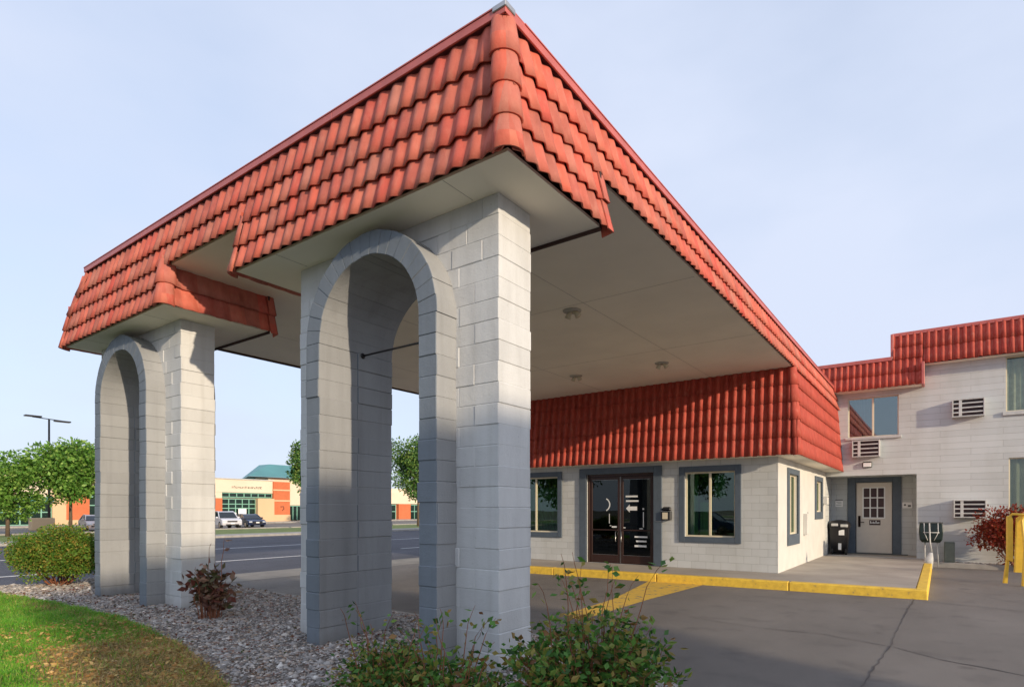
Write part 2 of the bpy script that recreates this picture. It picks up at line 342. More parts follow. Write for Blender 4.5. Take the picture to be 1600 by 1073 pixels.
# raised planting island with concrete kerb
ISL = [(-16.2, -9), (-1.25, -9), (-1.25, 4.0), (-1.32, 4.5), (-1.55, 5.0), (-1.95, 5.47), (-2.32, 5.78), (-2.7, 6.02), (-3.3, 6.4), (-4.4, 6.7), (-6.5, 6.85), (-10, 6.95), (-14, 7.0), (-15.6, 6.6), (-16.2, 5.8)]
def grid_in_poly(poly, step, zf):
    P = np.array(poly); x0, y0 = P.min(0); x1, y1 = P.max(0)
    xs = np.arange(x0, x1+step, step); ys = np.arange(y0, y1+step, step)
    return xs, ys
def inside(poly, X, Y):
    c = np.zeros(X.shape, bool); n = len(poly); j = n-1
    for i in range(n):
        xi, yi = poly[i]; xj, yj = poly[j]
        cond = ((yi > Y) != (yj > Y)) & (X < (xj-xi)*(Y-yi)/((yj-yi) or 1e-9)+xi); c ^= cond; j = i
    return c
def dist_edge(poly, X, Y):
    D = np.full(X.shape, 1e9)
    for (ax, ay), (bx, by) in zip(poly, poly[1:]+poly[:1]):
        t = np.clip(((X-ax)*(bx-ax)+(Y-ay)*(by-ay))/((bx-ax)**2+(by-ay)**2), 0, 1); D = np.minimum(D, np.hypot(X-ax-t*(bx-ax), Y-ay-t*(by-ay)))
    return D
def hgt(X, Y):
    """height of the planted island"""
    d = np.clip(dist_edge(ISL, X, Y)/.8, 0, 1); return .12+.17*d*d*(3-2*d)+.02*np.sin(X*1.9+1)*np.cos(Y*2.3)+.012*np.sin(X*5.3+Y*4.1)
xs = np.arange(-16.2, -1.2, .15); ys = np.arange(-9, 7.1, .15); GX, GY = np.meshgrid(xs, ys); ins = inside(ISL, GX, GY)
Z_ = hgt(GX, GY); nx = len(xs); F = []
for j in range(len(ys)-1):
    for i in range(nx-1):
        if ins[j, i] and ins[j, i+1] and ins[j+1, i] and ins[j+1, i+1]: a = j*nx+i; F.append((a, a+1, a+nx+1, a+nx))
o = raw_mesh('planting_bed', np.stack([GX, GY, Z_], -1).reshape(-1, 3), F, M['gravel'], smooth=True); tag(o, kind='structure')
# kerb ring
b = MB(); n = len(ISL); cen = np.array(ISL).mean(0)
# dense rounded kerb path
def offs(poly, d):
    out = []
    for i in range(len(poly)):
        p0, p1, p2 = map(np.array, (poly[i-1], poly[i], poly[(i+1) % len(poly)])); e1 = (p1-p0)/np.linalg.norm(p1-p0); e2 = (p2-p1)/np.linalg.norm(p2-p1)
        nn = np.array([e1[1]+e2[1], -e1[0]-e2[0]]); nn /= np.linalg.norm(nn); nn /= max(.5, nn @ np.array([e1[1], -e1[0]])); out.append(tuple(p1+nn*d))
    return out
inn, mid1, mid2, out_ = offs(ISL, -.16), offs(ISL, -.13), offs(ISL, -.01), offs(ISL, .02)
for i in range(n):
    j = (i+1) % n
    for A_, za, B_, zb in ((inn, .0, inn, .13), (inn, .13, mid1, .15), (mid1, .15, mid2, .15), (mid2, .15, out_, .12), (out_, .12, out_, -.02)):
        b.quad((*A_[i], za), (*A_[j], za), (*B_[j], zb), (*B_[i], zb))
tag(b.build('kerb', M['conc']), kind='structure')
# lawn
LAWN = [(-16, 3.2), (-13.5, 3.25), (-11.45, 3.45), (-9.42, 3.5), (-7.31, 3.25), (-5.98, 2.95), (-4.95, 2.68), (-3.9, 2.1), (-3.2, 1.2), (-2.8, -1), (-2.8, -8.5), (-16, -8.5)]
xs = np.arange(-16, -2.7, .12); ys = np.arange(-8.5, 3.6, .12); GX, GY = np.meshgrid(xs, ys); ins = inside(LAWN, GX, GY); nx = len(xs); F = []
dl = np.clip(dist_edge(LAWN, GX, GY)/.25, 0, 1)
for j in range(len(ys)-1):
    for i in range(nx-1):
        if ins[j, i] and ins[j, i+1] and ins[j+1, i] and ins[j+1, i+1]: a = j*nx+i; F.append((a, a+1, a+nx+1, a+nx))
o = raw_mesh('lawn', np.stack([GX, GY, hgt(GX, GY)+.004+.02*dl], -1).reshape(-1, 3), F, M['soil'], smooth=True); tag(o, kind='structure')
def rand_in(n, x0, x1, y0, y1, poly):
    X = rng.uniform(x0, x1, n); Y = rng.uniform(y0, y1, n); k = inside(poly, X, Y); return X[k], Y[k]
def drymask(X, Y):
    n_ = .5+.5*np.sin(X*2.3+1.3*np.sin(Y*3.1))*np.cos(Y*2.7+X)
    d = np.exp(-(((X+6.2)/1.5)**2+((Y-2.45)/.55)**2))*1.5+np.exp(-((Y-3.2)/.25)**2)*.35+.12*n_
    return d
def blades(X, Y, h, lean=.5, w=.004):
    n = len(X); Z = hgt(X, Y)+.015; a = rng.uniform(0, 6.28, n); H = h*rng.uniform(.5, 1.3, n); ln = rng.normal(0, lean, (n, 2))*H[:, None]
    dx = np.cos(a)*w; dy = np.sin(a)*w; base = np.stack([X, Y, Z], -1)
    v0 = base+np.stack([dx, dy, 0*dx], -1); v1 = base-np.stack([dx, dy, 0*dx], -1)
    m_ = base+np.stack([ln[:, 0]*.35, ln[:, 1]*.35, H*.6], -1); v2 = m_-np.stack([dx, dy, 0*dx], -1)*.7; v3 = m_+np.stack([dx, dy, 0*dx], -1)*.7
    tip = base+np.stack([ln[:, 0], ln[:, 1], H*np.clip(1-.3*np.abs(ln).sum(1)/H, .4, 1)], -1); v4 = tip+np.stack([dx, dy, 0*dx], -1)*.15; v5 = tip-np.stack([dx, dy, 0*dx], -1)*.15
    V = np.stack([v0, v1, v2, v3, v4, v5], 1).reshape(-1, 3); k = np.arange(n)[:, None]*6
    return V, np.concatenate([k+np.array([[0, 1, 2, 3]]), k+np.array([[3, 2, 5, 4]])], 0)
X, Y = rand_in(230000, -16, -3.5, .6, 3.6, LAWN)
keep = rng.uniform(0, 1, len(X)) < np.clip(10/np.hypot(X, Y), .45, 1); X, Y = X[keep], Y[keep]
X = X+rng.normal(0, .035, len(X)); Y = Y+rng.normal(0, .035, len(Y)); dm = drymask(X, Y)+rng.normal(0, .12, len(X)); dry = dm > .42
k = ~dry; V, F = blades(X[k], Y[k], .05, .55, .0035); tag(raw_mesh('grass', V, F, M['grass']), kind='stuff')
k = dry & (rng.uniform(0, 1, len(X)) < .75); V, F = blades(X[k], Y[k], .045, 1.6, .0035); tag(raw_mesh('dry_grass', V, F, M['dry']), kind='stuff')
X, Y = rand_in(5200, -16, -3.5, .6, 3.6, LAWN); V, F = blades(X, Y, .10, .7, .003); tag(raw_mesh('tall_grass', V, F, M['grass']), kind='stuff')
# loose stones
ico = np.array([(0, 0, 1), (.9, 0, .35), (.28, .85, .4), (-.72, .53, .3), (-.72, -.53, .4), (.28, -.85, .3), (.72, .53, -.4), (-.28, .85, -.4), (-.9, 0, -.4), (-.28, -.85, -.4), (.72, -.53, -.4)])
icf = np.array([(0, 1, 2), (0, 2, 3), (0, 3, 4), (0, 4, 5), (0, 5, 1), (1, 6, 2), (2, 7, 3), (3, 8, 4), (4, 9, 5), (5, 10, 1), (1, 10, 6), (2, 6, 7), (3, 7, 8), (4, 8, 9), (5, 9, 10)])
def stones(X, Y, z, r):
    n = len(X); a = rng.uniform(0, 6.28, n); ca, sa = np.cos(a)[:, None], np.sin(a)[:, None]
    sc = (r*rng.uniform(.5, 1.5, n))[:, None, None]*rng.uniform(.6, 1.25, (n, 1, 3))*np.array([1.15, .85, .5])
    B = ico[None]*(1+rng.normal(0, .13, (n, 11, 1)))*sc; Bx = B[..., 0]*ca-B[..., 1]*sa; By = B[..., 0]*sa+B[..., 1]*ca
    V = np.stack([Bx+X[:, None], By+Y[:, None], B[..., 2]+z[:, None]], -1).reshape(-1, 3)
    return V, (np.arange(n)[:, None, None]*11+icf[None]).reshape(-1, 3)
BEDP = [(-16.0, 3.3), (-13.5, 3.3), (-11.45, 3.5), (-9.42, 3.55), (-7.31, 3.3), (-5.98, 3.0), (-4.95, 2.72), (-3.9, 2.2), (-1.45, 1.4), (-1.45, 4.0), (-1.55, 4.5), (-2.1, 5.3), (-2.75, 5.8), (-3.4, 6.2), (-4.5, 6.5), (-10, 6.75), (-14, 6.8), (-15.5, 6.4), (-16, 5.7)]
X, Y = rand_in(90000, -16, -1.4, 2.2, 6.8, BEDP); k = ~((X > -6.6) & (X < -5.8) & (Y > 4.5) & (Y < 5))
X, Y = X[k], Y[k]; V, F = stones(X, Y, hgt(X, Y)+.006, rng.choice([.008, .013, .020, .034], len(X), p=[.38, .36, .20, .06])); tag(raw_mesh('gravel', V, F, M['stone']), kind='stuff')
def litter(n, x0, x1, y0, y1, poly, z, leaf, mat, name, flat=.25):
    X, Y = rand_in(n, x0, x1, y0, y1, poly); d = rng.normal(size=(len(X), 3)); d[:, 2] *= flat; P = np.stack([X, Y, hgt(X, Y)+z+rng.uniform(0, .012, len(X))], -1)
    V, F = leaves(P, leaf, .5, d, .15); return tag(raw_mesh(name, V, F, mat), kind='stuff')
litter(2600, -14, -2, 2.6, 6.6, BEDP, .02, .045, M['leafD'], 'leaf_debris')
litter(3000, -9.5, -3.5, 1.8, 3.4, LAWN, .04, .05, M['dry'], 'straw_debris')
X, Y = rand_in(900, -14, -2, 2.6, 6.6, BEDP); b = MB()
for x, y in zip(X, Y):
    a = rng.uniform(0, 6.28); l = rng.uniform(.03, .14); z = float(hgt(np.array([x]), np.array([y]))[0])+.025; b.tube([(x, y, z), (x+l*math.cos(a), y+l*math.sin(a), z+rng.uniform(-.005, .02))], [.003, .0015], 3, cap=False)
tag(b.build('twig_debris', M['twig']), kind='stuff')
# sidewalk by the lobby with yellow kerb
WT = .20; KA = math.atan(.057); KM = Matrix.Translation((-.2, 14.72, 0)) @ Matrix.Rotation(KA, 4, 'Z')
ky = lambda x: 14.72+(x+.2)*.057
b = MB(); b.poly_prism([(-11.4, ky(-11.4)+.25), (-.42, ky(-.42)+.25), (-.42, 22.3), (-.42, 25.8), (-11.4, 25.8)], -.02, WT-.004); tag(b.build('sidewalk', M['walk']), kind='structure')
b = MB(); u = 0
for w_ in (2.6, 3.1, 3.0, 2.6): b.box(-u-w_+.004, -u-.004 if u else 0, 0, .255, -.02, WT, bv=.022, M4=KM); u += w_
y = 15.0
while y < 22.2: b.box(-.415, -.205, y+.004, min(y+2.996, 22.3), -.02, WT, bv=.022); y += 3
tag(b.build('painted_kerb', M['kerbyel']), kind='structure')
b = MB(); b.quad((-5.35, 8.9, .005), (-4.85, 8.6, .005), (-4.85, 11.4, .005), (-5.45, 11.0, .005)); b.quad((-5.45, 11.0, .005), (-4.85, 11.4, .005), (-4.7, 14.5, .005), (-6.1, 14.42, .005))
m = N('worn_yellow_paint'); c = m.ramp(m.noise(5, 8, rough=.7), [(.36, (.17, .15, .13)), (.46, (.66, .42, .06))]); m.bsdf(c, .85, 0, m.bump(m.noise(200, 3), .4, .004))
tag(b.build('yellow_stripe', m.m), kind='structure')
b = MB()   # asphalt cracks as crooked thin strips
def crack(pts, w=.011):
    P = [Vector(p) for p in pts]; out = []
    for a, c in zip(P, P[1:]):
        k = max(2, int((c-a).length/.18))
        for i in range(k): out.append(a.lerp(c, i/k)+Vector((random.gauss(0, .009), random.gauss(0, .009))))
    out.append(P[-1])
    for a, c in zip(out, out[1:]):
        t = (c-a).normalized(); nn = Vector((-t.y, t.x))*w*random.uniform(.3, 1)
        b.quad((*(a-nn), .0045), (*(a+nn), .0045), (*(c+nn), .0045), (*(c-nn), .0045))
crack([(-.43, 14.7), (-.5, 12.5), (-.55, 9.4), (-.66, 7.2), (-.9, 5)]); crack([(-.52, 9.4), (0, 8.95), (.8, 8.6), (2.5, 8.2)], .013)
crack([(-.3, 14.4), (.4, 14.3), (1.3, 14.05), (3, 13.8)], .012); crack([(-3.5, 10), (-2.4, 9.7), (-1.4, 9.75), (-.52, 9.4)], .008); crack([(.2, 17), (1.3, 15.2), (2.2, 14.6)], .008)
tag(b.build('asphalt_cracks', M['crack']), kind='structure')

# ================================================================ PIERS (piers are parts of the canopy)
ZS = 3.04+CZ; ZH = 3.64+CZ; ZT = 4.33+CZ       # drop soffit, high soffit, top of the tiles
canopy = empty('entrance_canopy', (-8.2, 4.75, 0), 'large drive-through canopy with red tiled mansard roof on two arched grey block piers', 'canopy')
CR = .2032; PW, PD, RP = 3.17, .54, .29
def make_pier(xr):
    """xr = x of the right-hand face"""
    x0 = xr-PW; xc = xr-PW/2; y0, y1 = 4.48, 5.02; ri, ro = .80, 1.045; zsp = 1.93+CZ; base = .05
    b = MB(); rd = random.Random(int(xr*100)); J = lambda s=.0042: rd.gauss(0, s)
    nc = int(round((ZS-base)/CR)); cr = (ZS-base)/nc
    # cores, 6 mm behind the block faces, leaving the joints as real grooves
    wing = PW/2-ro+.12
    for s in (-1, 1):
        xa, xb = (x0, x0+wing) if s < 0 else (xr-wing, xr); e = .006
        b.box(xa+e, xb-e, y0+e, y1-e, base, ZS-.002)
    for k in range(nc):
        za, zb = base+k*cr, base+(k+1)*cr; ra, rb = za-zsp, zb-zsp
        if rb <= .02: inner = ro-.12
        elif ra > .86: inner = 0
        else: inner = max(.12, math.sqrt(max(.01, ro*ro-rb*rb))-.055)
        if ra > .0 and inner > 0: inner = max(inner, math.sqrt(max(0, ri*ri-ra*ra))+.02)
        for s in (-1, 1):
            xo = xr if s > 0 else x0; xi = xc+s*inner
            w = abs(xo-xi); cuts = [0]
            if w > .42:
                cuts += [((.30 if k % 2 else .5) if w < .8 else (.2 if k % 2 else .4))] if not (w > .8) else ([.2, .6] if k % 2 else [.4, .8])
                cuts = [c for c in cuts if c < w-.06]
            elif k % 2: cuts += [.25]
            cuts += [w]
            # depth joint alternates
            for c0, c1 in zip(cuts, cuts[1:]):
                a_, b_ = xo-s*c0, xo-s*c1; g = .0018
                lo, hi = min(a_, b_)+(g if c1 < w or s > 0 else g), max(a_, b_)-g
                if c0 == 0: lo, hi = (lo, xo+J()) if s > 0 else (xo+J(), hi)
                b.box(lo, hi, y0+J(), y1+J(), za+.0018+J(.0012), zb-.0018+J(.0012), bv=.006)
    pier = b.build('pier', M['pier'], canopy)
    # protruding arch surround
    b = MB(); ya, yb = y0-RP, y1+RP; nj = int((zsp-base)//CR); cj = (zsp-base)/nj
    for s in (-1, 1):
        for k in range(nj):
            za, zb = base+k*cj, base+(k+1)*cj
            ym = (ya+yb)/2+(.0 if k % 2 else .0)
            parts = ((ya, ym-.002), (ym+.002, yb)) 
            for (p, q) in parts:
                xa, xb = xc+s*ri+J(), xc+s*ro+J(.002)
                i0 = len(b.f); b.box(xa, xb, p+J(), q+J(), za+.002+J(.001), zb-.002+J(.001), bv=.007)
        b.box(xc+s*(ri+.007), xc+s*(ro-.007), ya+.007, yb-.007, base, zsp)
    nv = 19
    for k in range(nv):
        t0, t1 = math.pi*k/nv, math.pi*(k+1)/nv; g = .0012; i0 = len(b.v)
        r0, r1 = ri+J(.002), ro+J(.003); e0, e1 = t0+g/1, t1-g/1; a1, a2 = ya+J(.0015), yb+J(.0015); bb = .005
        sub = 3; ring = []
        for yy, q in ((a1, bb), (a1+bb, 0), (a2-bb, 0), (a2, bb)):
            row = []
            for rr, w_ in ((r0+q, 1), (r1-q, -1)):
                ang = [e0+(e1-e0)*i/sub for i in range(sub+1)]
                if q: ang[0] += q/rr; ang[-1] -= q/rr
                if w_ < 0: ang = ang[::-1]
                row += [(xc+rr*math.cos(t), yy, zsp+rr*math.sin(t)) for t in ang]
            ring.append(row)
        m_ = len(ring[0])
        for row in ring: b.v += row
        for r_ in range(3):
            for i in range(m_): j = (i+1) % m_; b.f.append((i0+r_*m_+j, i0+r_*m_+i, i0+(r_+1)*m_+i, i0+(r_+1)*m_+j)); b.mi.append(0)
        for r_, rev in ((0, False), (3, True)):
            for i in range(sub):
                f = (i0+r_*m_+i, i0+r_*m_+i+1, i0+r_*m_+m_-2-i, i0+r_*m_+m_-1-i); b.f.append(f if rev else f[::-1]); b.mi.append(0)
    # backing ring so that no light shows through the joints
    for k in range(38):
        t0, t1 = math.pi*k/38, math.pi*(k+1)/38; q = []
        for rr in (ri+.009, ro-.009):
            for t in (t0, t1): q.append((xc+rr*math.cos(t), zsp+rr*math.sin(t)))
        (a, b2, c, d) = q; y_, Y_ = ya+.009, yb-.009
        b.quad((a[0], y_, a[1]), (a[0], Y_, a[1]), (b2[0], Y_, b2[1]), (b2[0], y_, b2[1])); b.quad((c[0], y_, c[1]), (d[0], y_, d[1]), (d[0], Y_, d[1]), (c[0], Y_, c[1]))
        b.quad((a[0], y_, a[1]), (b2[0], y_, b2[1]), (d[0], y_, d[1]), (c[0], y_, c[1])); b.quad((a[0], Y_, a[1]), (c[0], Y_, c[1]), (d[0], Y_, d[1]), (b2[0], Y_, b2[1]))
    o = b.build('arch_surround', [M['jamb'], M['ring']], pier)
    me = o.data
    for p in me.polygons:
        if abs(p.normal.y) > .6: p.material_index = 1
    return pier, xc, zsp
for xr in (-3.41, -9.75):
    pier, xc, zsp = make_pier(xr)
    if xr > -5:
        b = MB(); b.tube([(xc-.79, 4.82, 1.91+CZ), (xc+.79, 4.82, 1.91+CZ)], .012); b.tube([(xc-.81, 4.82, 1.91+CZ), (xc-.785, 4.82, 1.91+CZ)], .035, 12); b.tube([(xc+.785, 4.82, 1.91+CZ), (xc+.81, 4.82, 1.91+CZ)], .035, 12)
        b.tube([(xc+.35, 4.82, 1.905+CZ), (xc+.35, 4.82, 1.85+CZ), (xc+.37, 4.82, 1.83+CZ)], .008, 6); b.box(xc+.30, xc+.40, 4.80, 4.84, 1.90+CZ, 1.93+CZ, bv=.004)
        b.build('hanging_rod', M['black'], pier, True)

# ================================================================ TILED MANSARDS
def tile_sheet(B0, B1, up, n_rows, row, per=.2, amp=.038, lift=.042, k0=0, trim0=None, trim1=None, jit=.004, seed=1, sp=8, ext=.05, pw=.85):
    """rows of S tiles; B0->B1 bottom edge as seen from outside left->right, up = vector up the slope per metre of slope.
    trim0/trim1 = inset of the left/right edge per metre upwards (hips)"""
    B0, B1 = Vector(B0), Vector(B1); U = (B1-B0); Ln = U.length; U.normalize(); S = Vector(up).normalized(); Nn = U.cross(S).normalized()
    rd = random.Random(seed); V = []; F = []; UV = []; ua = B0.dot(U)
    for r in range(n_rows):
        s0 = r*row; s1 = s0+row+(ext if r == n_rows-1 else .05)
        a0 = (trim0 or 0)*(s0); a1 = (trim1 or 0)*(s0)
        n = int((Ln)/per*sp)+1; i0 = len(V); cols = 0
        offs_ = {}
        for i in range(n+1):
            u = min(i*per/sp, Ln)
            if u < a0-.02 or u > Ln-a1+.02: continue
            tl = math.floor((u+ua)/per+1e-6)
            if tl not in offs_: offs_[tl] = (rd.gauss(0, jit), rd.gauss(0, jit*.7))
            ds, dn = offs_[tl]; ph = ((u+ua)/per+1e-6) % 1
            h = amp*(math.sqrt(max(0, 1-((ph-.3)/.3)**2)) if pw < 0 else 0) if pw < 0 else amp*(.5-.5*math.cos(2*math.pi*ph))**pw
            for (s_, n_) in ((s1, h*.9), (s0+row*.5, h+lift*.5), (s0+ds, h+lift+dn), (s0+ds+.001, h+lift+dn-.014), (s0+.06, h+lift-.026)):
                V.append(B0+U*u+S*s_+Nn*n_); UV.append((tl+.5, r+k0+.5))
            cols += 1
        for c in range(cols-1):
            for q in range(4): a = i0+c*5+q; F.append((a, a+1, a+6, a+5))
    return V, F, UV
def tiles(name, parent, mat, specs):
    b = MB(); UV = []
    for sp_ in specs:
        V, F, U = tile_sheet(**sp_); i0 = len(b.v); b.v += [tuple(v) for v in V]; b.f += [tuple(i0+q for q in f) for f in F]; b.mi += [0]*len(F); UV += U
    return b.build(name, mat, parent, True, UV)
def hip(b, P0, P1, out, n, r=.10, flare=.035, w=1.0):
    """overlapping half-round cap pieces from bottom P0 to top P1"""
    P0, P1 = Vector(P0), Vector(P1); out = Vector(out).normalized(); ax = (P1-P0); Lg = ax.length; ax.normalize(); sd_ = ax.cross(out).normalized(); out = sd_.cross(ax).normalized()
    for k in range(n):
        a = Lg*k/n-.01; c = Lg*(k+1)/n+.05; i0 = len(b.v); m_ = 11; rows = [(a, r+flare, .018), (a, r+flare-.016, .018), (a+.05, r+flare-.02, 0)], None
        sec = [(c, r-.012), ((a+c)/2, r+flare*.35), (a, r+flare), (a, r+flare-.018), (a+.08, r+flare-.035)]
        for s_, rr in sec:
            for j in range(m_):
                t = math.pi*(j/(m_-1)-.5)*1.12; b.v.append(tuple(P0+ax*s_+out*(math.cos(t)*rr*.72-.012)+sd_*math.sin(t)*rr*w*1.1))
        for q in range(len(sec)-1):
            for j in range(m_-1): a_ = i0+q*m_+j; b.f.append((a_, a_+1, a_+m_+1, a_+m_)); b.mi.append(0)
def rake(b, P0, P1, along, out, w=.13, t=.05, n=2):
    """end (verge) tiles: overlapping bent plates down the edge of a drop"""
    P0, P1 = Vector(P0), Vector(P1); S = (P1-P0); Lg = S.length; S.normalize(); A = Vector(along).normalized(); O = Vector(out).normalized()
    for k in range(n):
        a = Lg*k/n-.02; c = Lg*(k+1)/n+.03; o0 = .085; o1 = .045
        for (l0, l1, h0, h1) in ((0, w, 0, 0), (w, w, 0, -1)):
            pts = []
            if h1 == 0: q = [(a, 0, o0), (a, w, o0), (c, w*.9, o1), (c, 0, o1)]; q2 = [(s_, l_, o_-.014) for s_, l_, o_ in q]
            else: q = [(a, w, o0), (a, w, -.06), (c, w*.9, -.06), (c, w*.9, o1)]; q2 = [(s_, l_-.014, o_) for s_, l_, o_ in q]
            i0 = len(b.v)
            for s_, l_, o_ in q+q2: b.v.append(tuple(P0+S*s_+A*l_+O*o_))
            for f in ((0, 1, 2, 3), (7, 6, 5, 4), (0, 4, 5, 1), (1, 5, 6, 2), (2, 6, 7, 3), (3, 7, 4, 0)): b.f.append(tuple(i0+x for x in f)); b.mi.append(0)
YF0 = 3.985; XRt, XLt = -2.93, -13.22; SL = .155; SQ = .75                   # bottom edges at the drop soffit and slope (out per up)
Yd = 5.69                                                          # back of the drops
dr = ZH-ZS; sl = math.hypot(1, SL)
rl = .315*sl
def off(z): return (z-ZS)*SL
NEARX = (-7.29, XRt); FARX = (XLt, -9.22)
upF = (0, SL, 1); upR = (-SL, 0, 1); upL = (SL, 0, 1); rr2 = dr/2*sl
specs = []
for (xa, xb) in (FARX, NEARX):
    specs.append(dict(B0=(xa, YF0, ZS-.02), B1=(xb, YF0, ZS-.02), up=upF, n_rows=2, row=rr2, ext=.17, k0=0, seed=3, trim0=SL, trim1=SL))
specs.append(dict(B0=(XLt+off(ZH), YF0+off(ZH), ZH-.02), B1=(XRt-off(ZH), YF0+off(ZH), ZH-.02), up=upF, n_rows=2, row=.335*sl, k0=4, seed=5, trim0=SQ, trim1=SL))
tiles('front_tiles', canopy, M['tile'], specs)
specs = [dict(B0=(XRt, YF0, ZS-.02), B1=(XRt, Yd, ZS-.02), up=upR, n_rows=2, row=rr2, ext=.17, k0=10, seed=7, trim0=SL),
         dict(B0=(XRt-off(ZH), YF0+off(ZH), ZH-.02), B1=(XRt-off(ZH), 24.3, ZH-.02), up=upR, n_rows=2, row=.335*sl, k0=14, seed=8, trim0=SL)]
tiles('side_tiles', canopy, M['tile'], specs)
specs = [dict(B0=(XLt, Yd, ZS-.02), B1=(XLt, YF0, ZS-.02), up=upL, n_rows=2, row=rr2, ext=.17, k0=20, seed=9, trim1=SL),
         dict(B0=(XLt+off(ZH), 17, ZH-.02), B1=(XLt+off(ZH), YF0+off(ZH), ZH-.02), up=(SQ, 0, 1), n_rows=2, row=.335*math.hypot(1, SQ), k0=24, seed=10, trim1=SL)]
tiles('left_side_tiles', canopy, M['tile'], specs)
specs = [dict(B0=(FARX[1], YF0, ZS-.02), B1=(FARX[1], Yd, ZS-.02), up=upR, n_rows=2, row=rr2, ext=.17, k0=30, seed=11, trim0=SL, amp=.02, per=.25),
         dict(B0=(NEARX[0], Yd, ZS-.02), B1=(NEARX[0], YF0, ZS-.02), up=upL, n_rows=2, row=rr2, ext=.17, k0=34, seed=12, trim1=SL, amp=.02, per=.25)]
tiles('drop_return_tiles', canopy, M['tile'], specs[:1]); tiles('drop_return_tiles', canopy, M['tile'], specs[1:])
for a in (((XRt, YF0, ZS-.03), (XRt-off(ZT), YF0+off(ZT), ZT-.03), (1, -1, 0), 4, .112, .018), ((XLt, YF0, ZS-.03), (XLt+off(ZH), YF0+off(ZH), ZH+.01), (-1, -1, 0), 2, .10, .024), ((XLt+off(ZH), YF0+off(ZH), ZH), (XLt+off(ZH)+.67*SQ, YF0+off(ZT), ZT-.03), (-1, -1, 0), 2, .10, .024),
          ((FARX[1], YF0, ZS-.03), (FARX[1]-off(ZH), YF0+off(ZH), ZH+.03), (1, -1, 0), 2, .115, .024), ((NEARX[0], YF0, ZS-.03), (NEARX[0]+off(ZH), YF0+off(ZH), ZH+.03), (-1, -1, 0), 2, .085, .022)):
    b = MB(); hip(b, *a); b.build('hip_cap', M['tile'], canopy, True)
for x_, sg in ((XRt, 1), (FARX[1], 1), (XLt, -1), (NEARX[0], -1)):
    b = MB(); rake(b, (x_, Yd-.03, ZS-.04), (x_-sg*off(ZH), Yd-.03, ZH+.02), (0, 1, 0), (sg, 0, SL)); b.build('verge_tile', M['tile'], canopy)
# deck behind the tiles, soffits, fascias
for (xa, xb) in (FARX, NEARX): b = MB(); b.box(xa+.03, xb-.03, YF0+.03, Yd-.02, ZS, ZS+.03); b.build('pier_soffit', M['ceil'], canopy)
b = MB(); b.box(XLt+off(ZH)+.02, XRt-off(ZH)-.02, YF0+off(ZH)+.02, 16.55, ZH, ZH+.04); b.build('ceiling', M['ceil'], canopy)
b = MB()
for (xa, xb) in (FARX, NEARX):    # back fascia of each drop
    b.box(xa+.02, xb-.02, Yd-.02, Yd+.01, ZS-.035, ZH-.002)
b.box(XLt+off(ZH)+.0, XLt+off(ZH)+.02, Yd, 16.5, ZH-.05, ZH+.02)
for x_ in (XLt+.14, FARX[1]-.14, NEARX[0]+.14, XRt-.14): b.box(x_-.02, x_+.02, YF0+.04, Yd-.02, ZS+.03, ZH)
b.build('fascia_board', M['wood'], canopy)
b = MB()
for x_ in (-5.07, -8.33, -11.2): b.box(x_-.004, x_+.004, 5.7, 16.5, ZH-.003, ZH-.0005)
for y_ in (9.1, 12.8): b.box(-13.2, -3.1, y_-.003, y_+.003, ZH-.003, ZH-.0005)
for (xa, xb) in (FARX, NEARX):
    for x_ in (xa+.9, xb-.78): b.box(x_-.003, x_+.003, 4.02, 4.45, ZS-.003, ZS-.0005)
b.build('ceiling_seam', M['seam'], canopy)
# roof body and flashing along the top
ot = off(ZT); XLL = XLt+off(ZH)+(ZT-ZH)*SQ
b = MB(); b.box(XLL+.04, XRt-ot-.02, YF0+ot+.02, 24.2, ZH+.05, ZT-.02); b.build('roof_deck', M['wood'], canopy)
b = MB(); e = .065; xa, xb, ya = XLL-e, XRt-ot+e, YF0+ot-e; zt, zb = ZT+.095, ZT+.015
for seg_ in np.arange(0, 1, .2501):
    x_0 = xa+(xb-xa)*seg_; x_1 = xa+(xb-xa)*(seg_+.25); b.box(x_0, x_1-.002, ya, ya+.02, zb, zt, bv=.003)
b.box(xa, xb, ya-.008, ya+.3, zt, zt+.012)
ys_ = [ya, 8.2, 13.0, 17.5, 24.2]
for i in range(4): b.box(xb-.02, xb, ys_[i]+.002, ys_[i+1], zb+.004*(i % 2), zt, bv=.003)
b.box(xb-.3, xb+.008, ya+.3, 24.2, zt+.001, zt+.013); b.box(xa, xa+.02, ya+.02, 17, zb, zt); b.box(xa-.008, xa+.3, ya+.3, 17, zt+.001, zt+.013)
b.build('top_flashing', M['flash'], canopy)
b = MB(); b.box(xb-.14, xb+.012, ya-.012, ya+.14, zt-.035, zt+.017, bv=.006); b.build('corner_cap', M['lead'], canopy)
b = MB(); b.box(XLL+.3, XRt-ot-.3, YF0+ot+.3, 24.2, ZT-.02, ZT+.05); b.build('flat_roof', M['dgrey'], canopy)
for x_, y_ in ((-5.43, 9.34), (-5.57, 13.97), (-7.98, 13.93)):
    b = MB(); b.tube([(x_, y_, ZH-.001), (x_, y_, ZH-.02)], [.17, .165], 24); lt = b.build('ceiling_light', M['seam'], canopy, True)
    for dx in (-.075, .075):
        b = MB(); b.tube([(x_+dx*.3, y_, ZH-.02), (x_+dx, y_+.02, ZH-.06), (x_+dx*1.5, y_+.03, ZH-.12)], [.02, .045, .06], 16); b.build('lamp_head', M['cream'], lt, True)

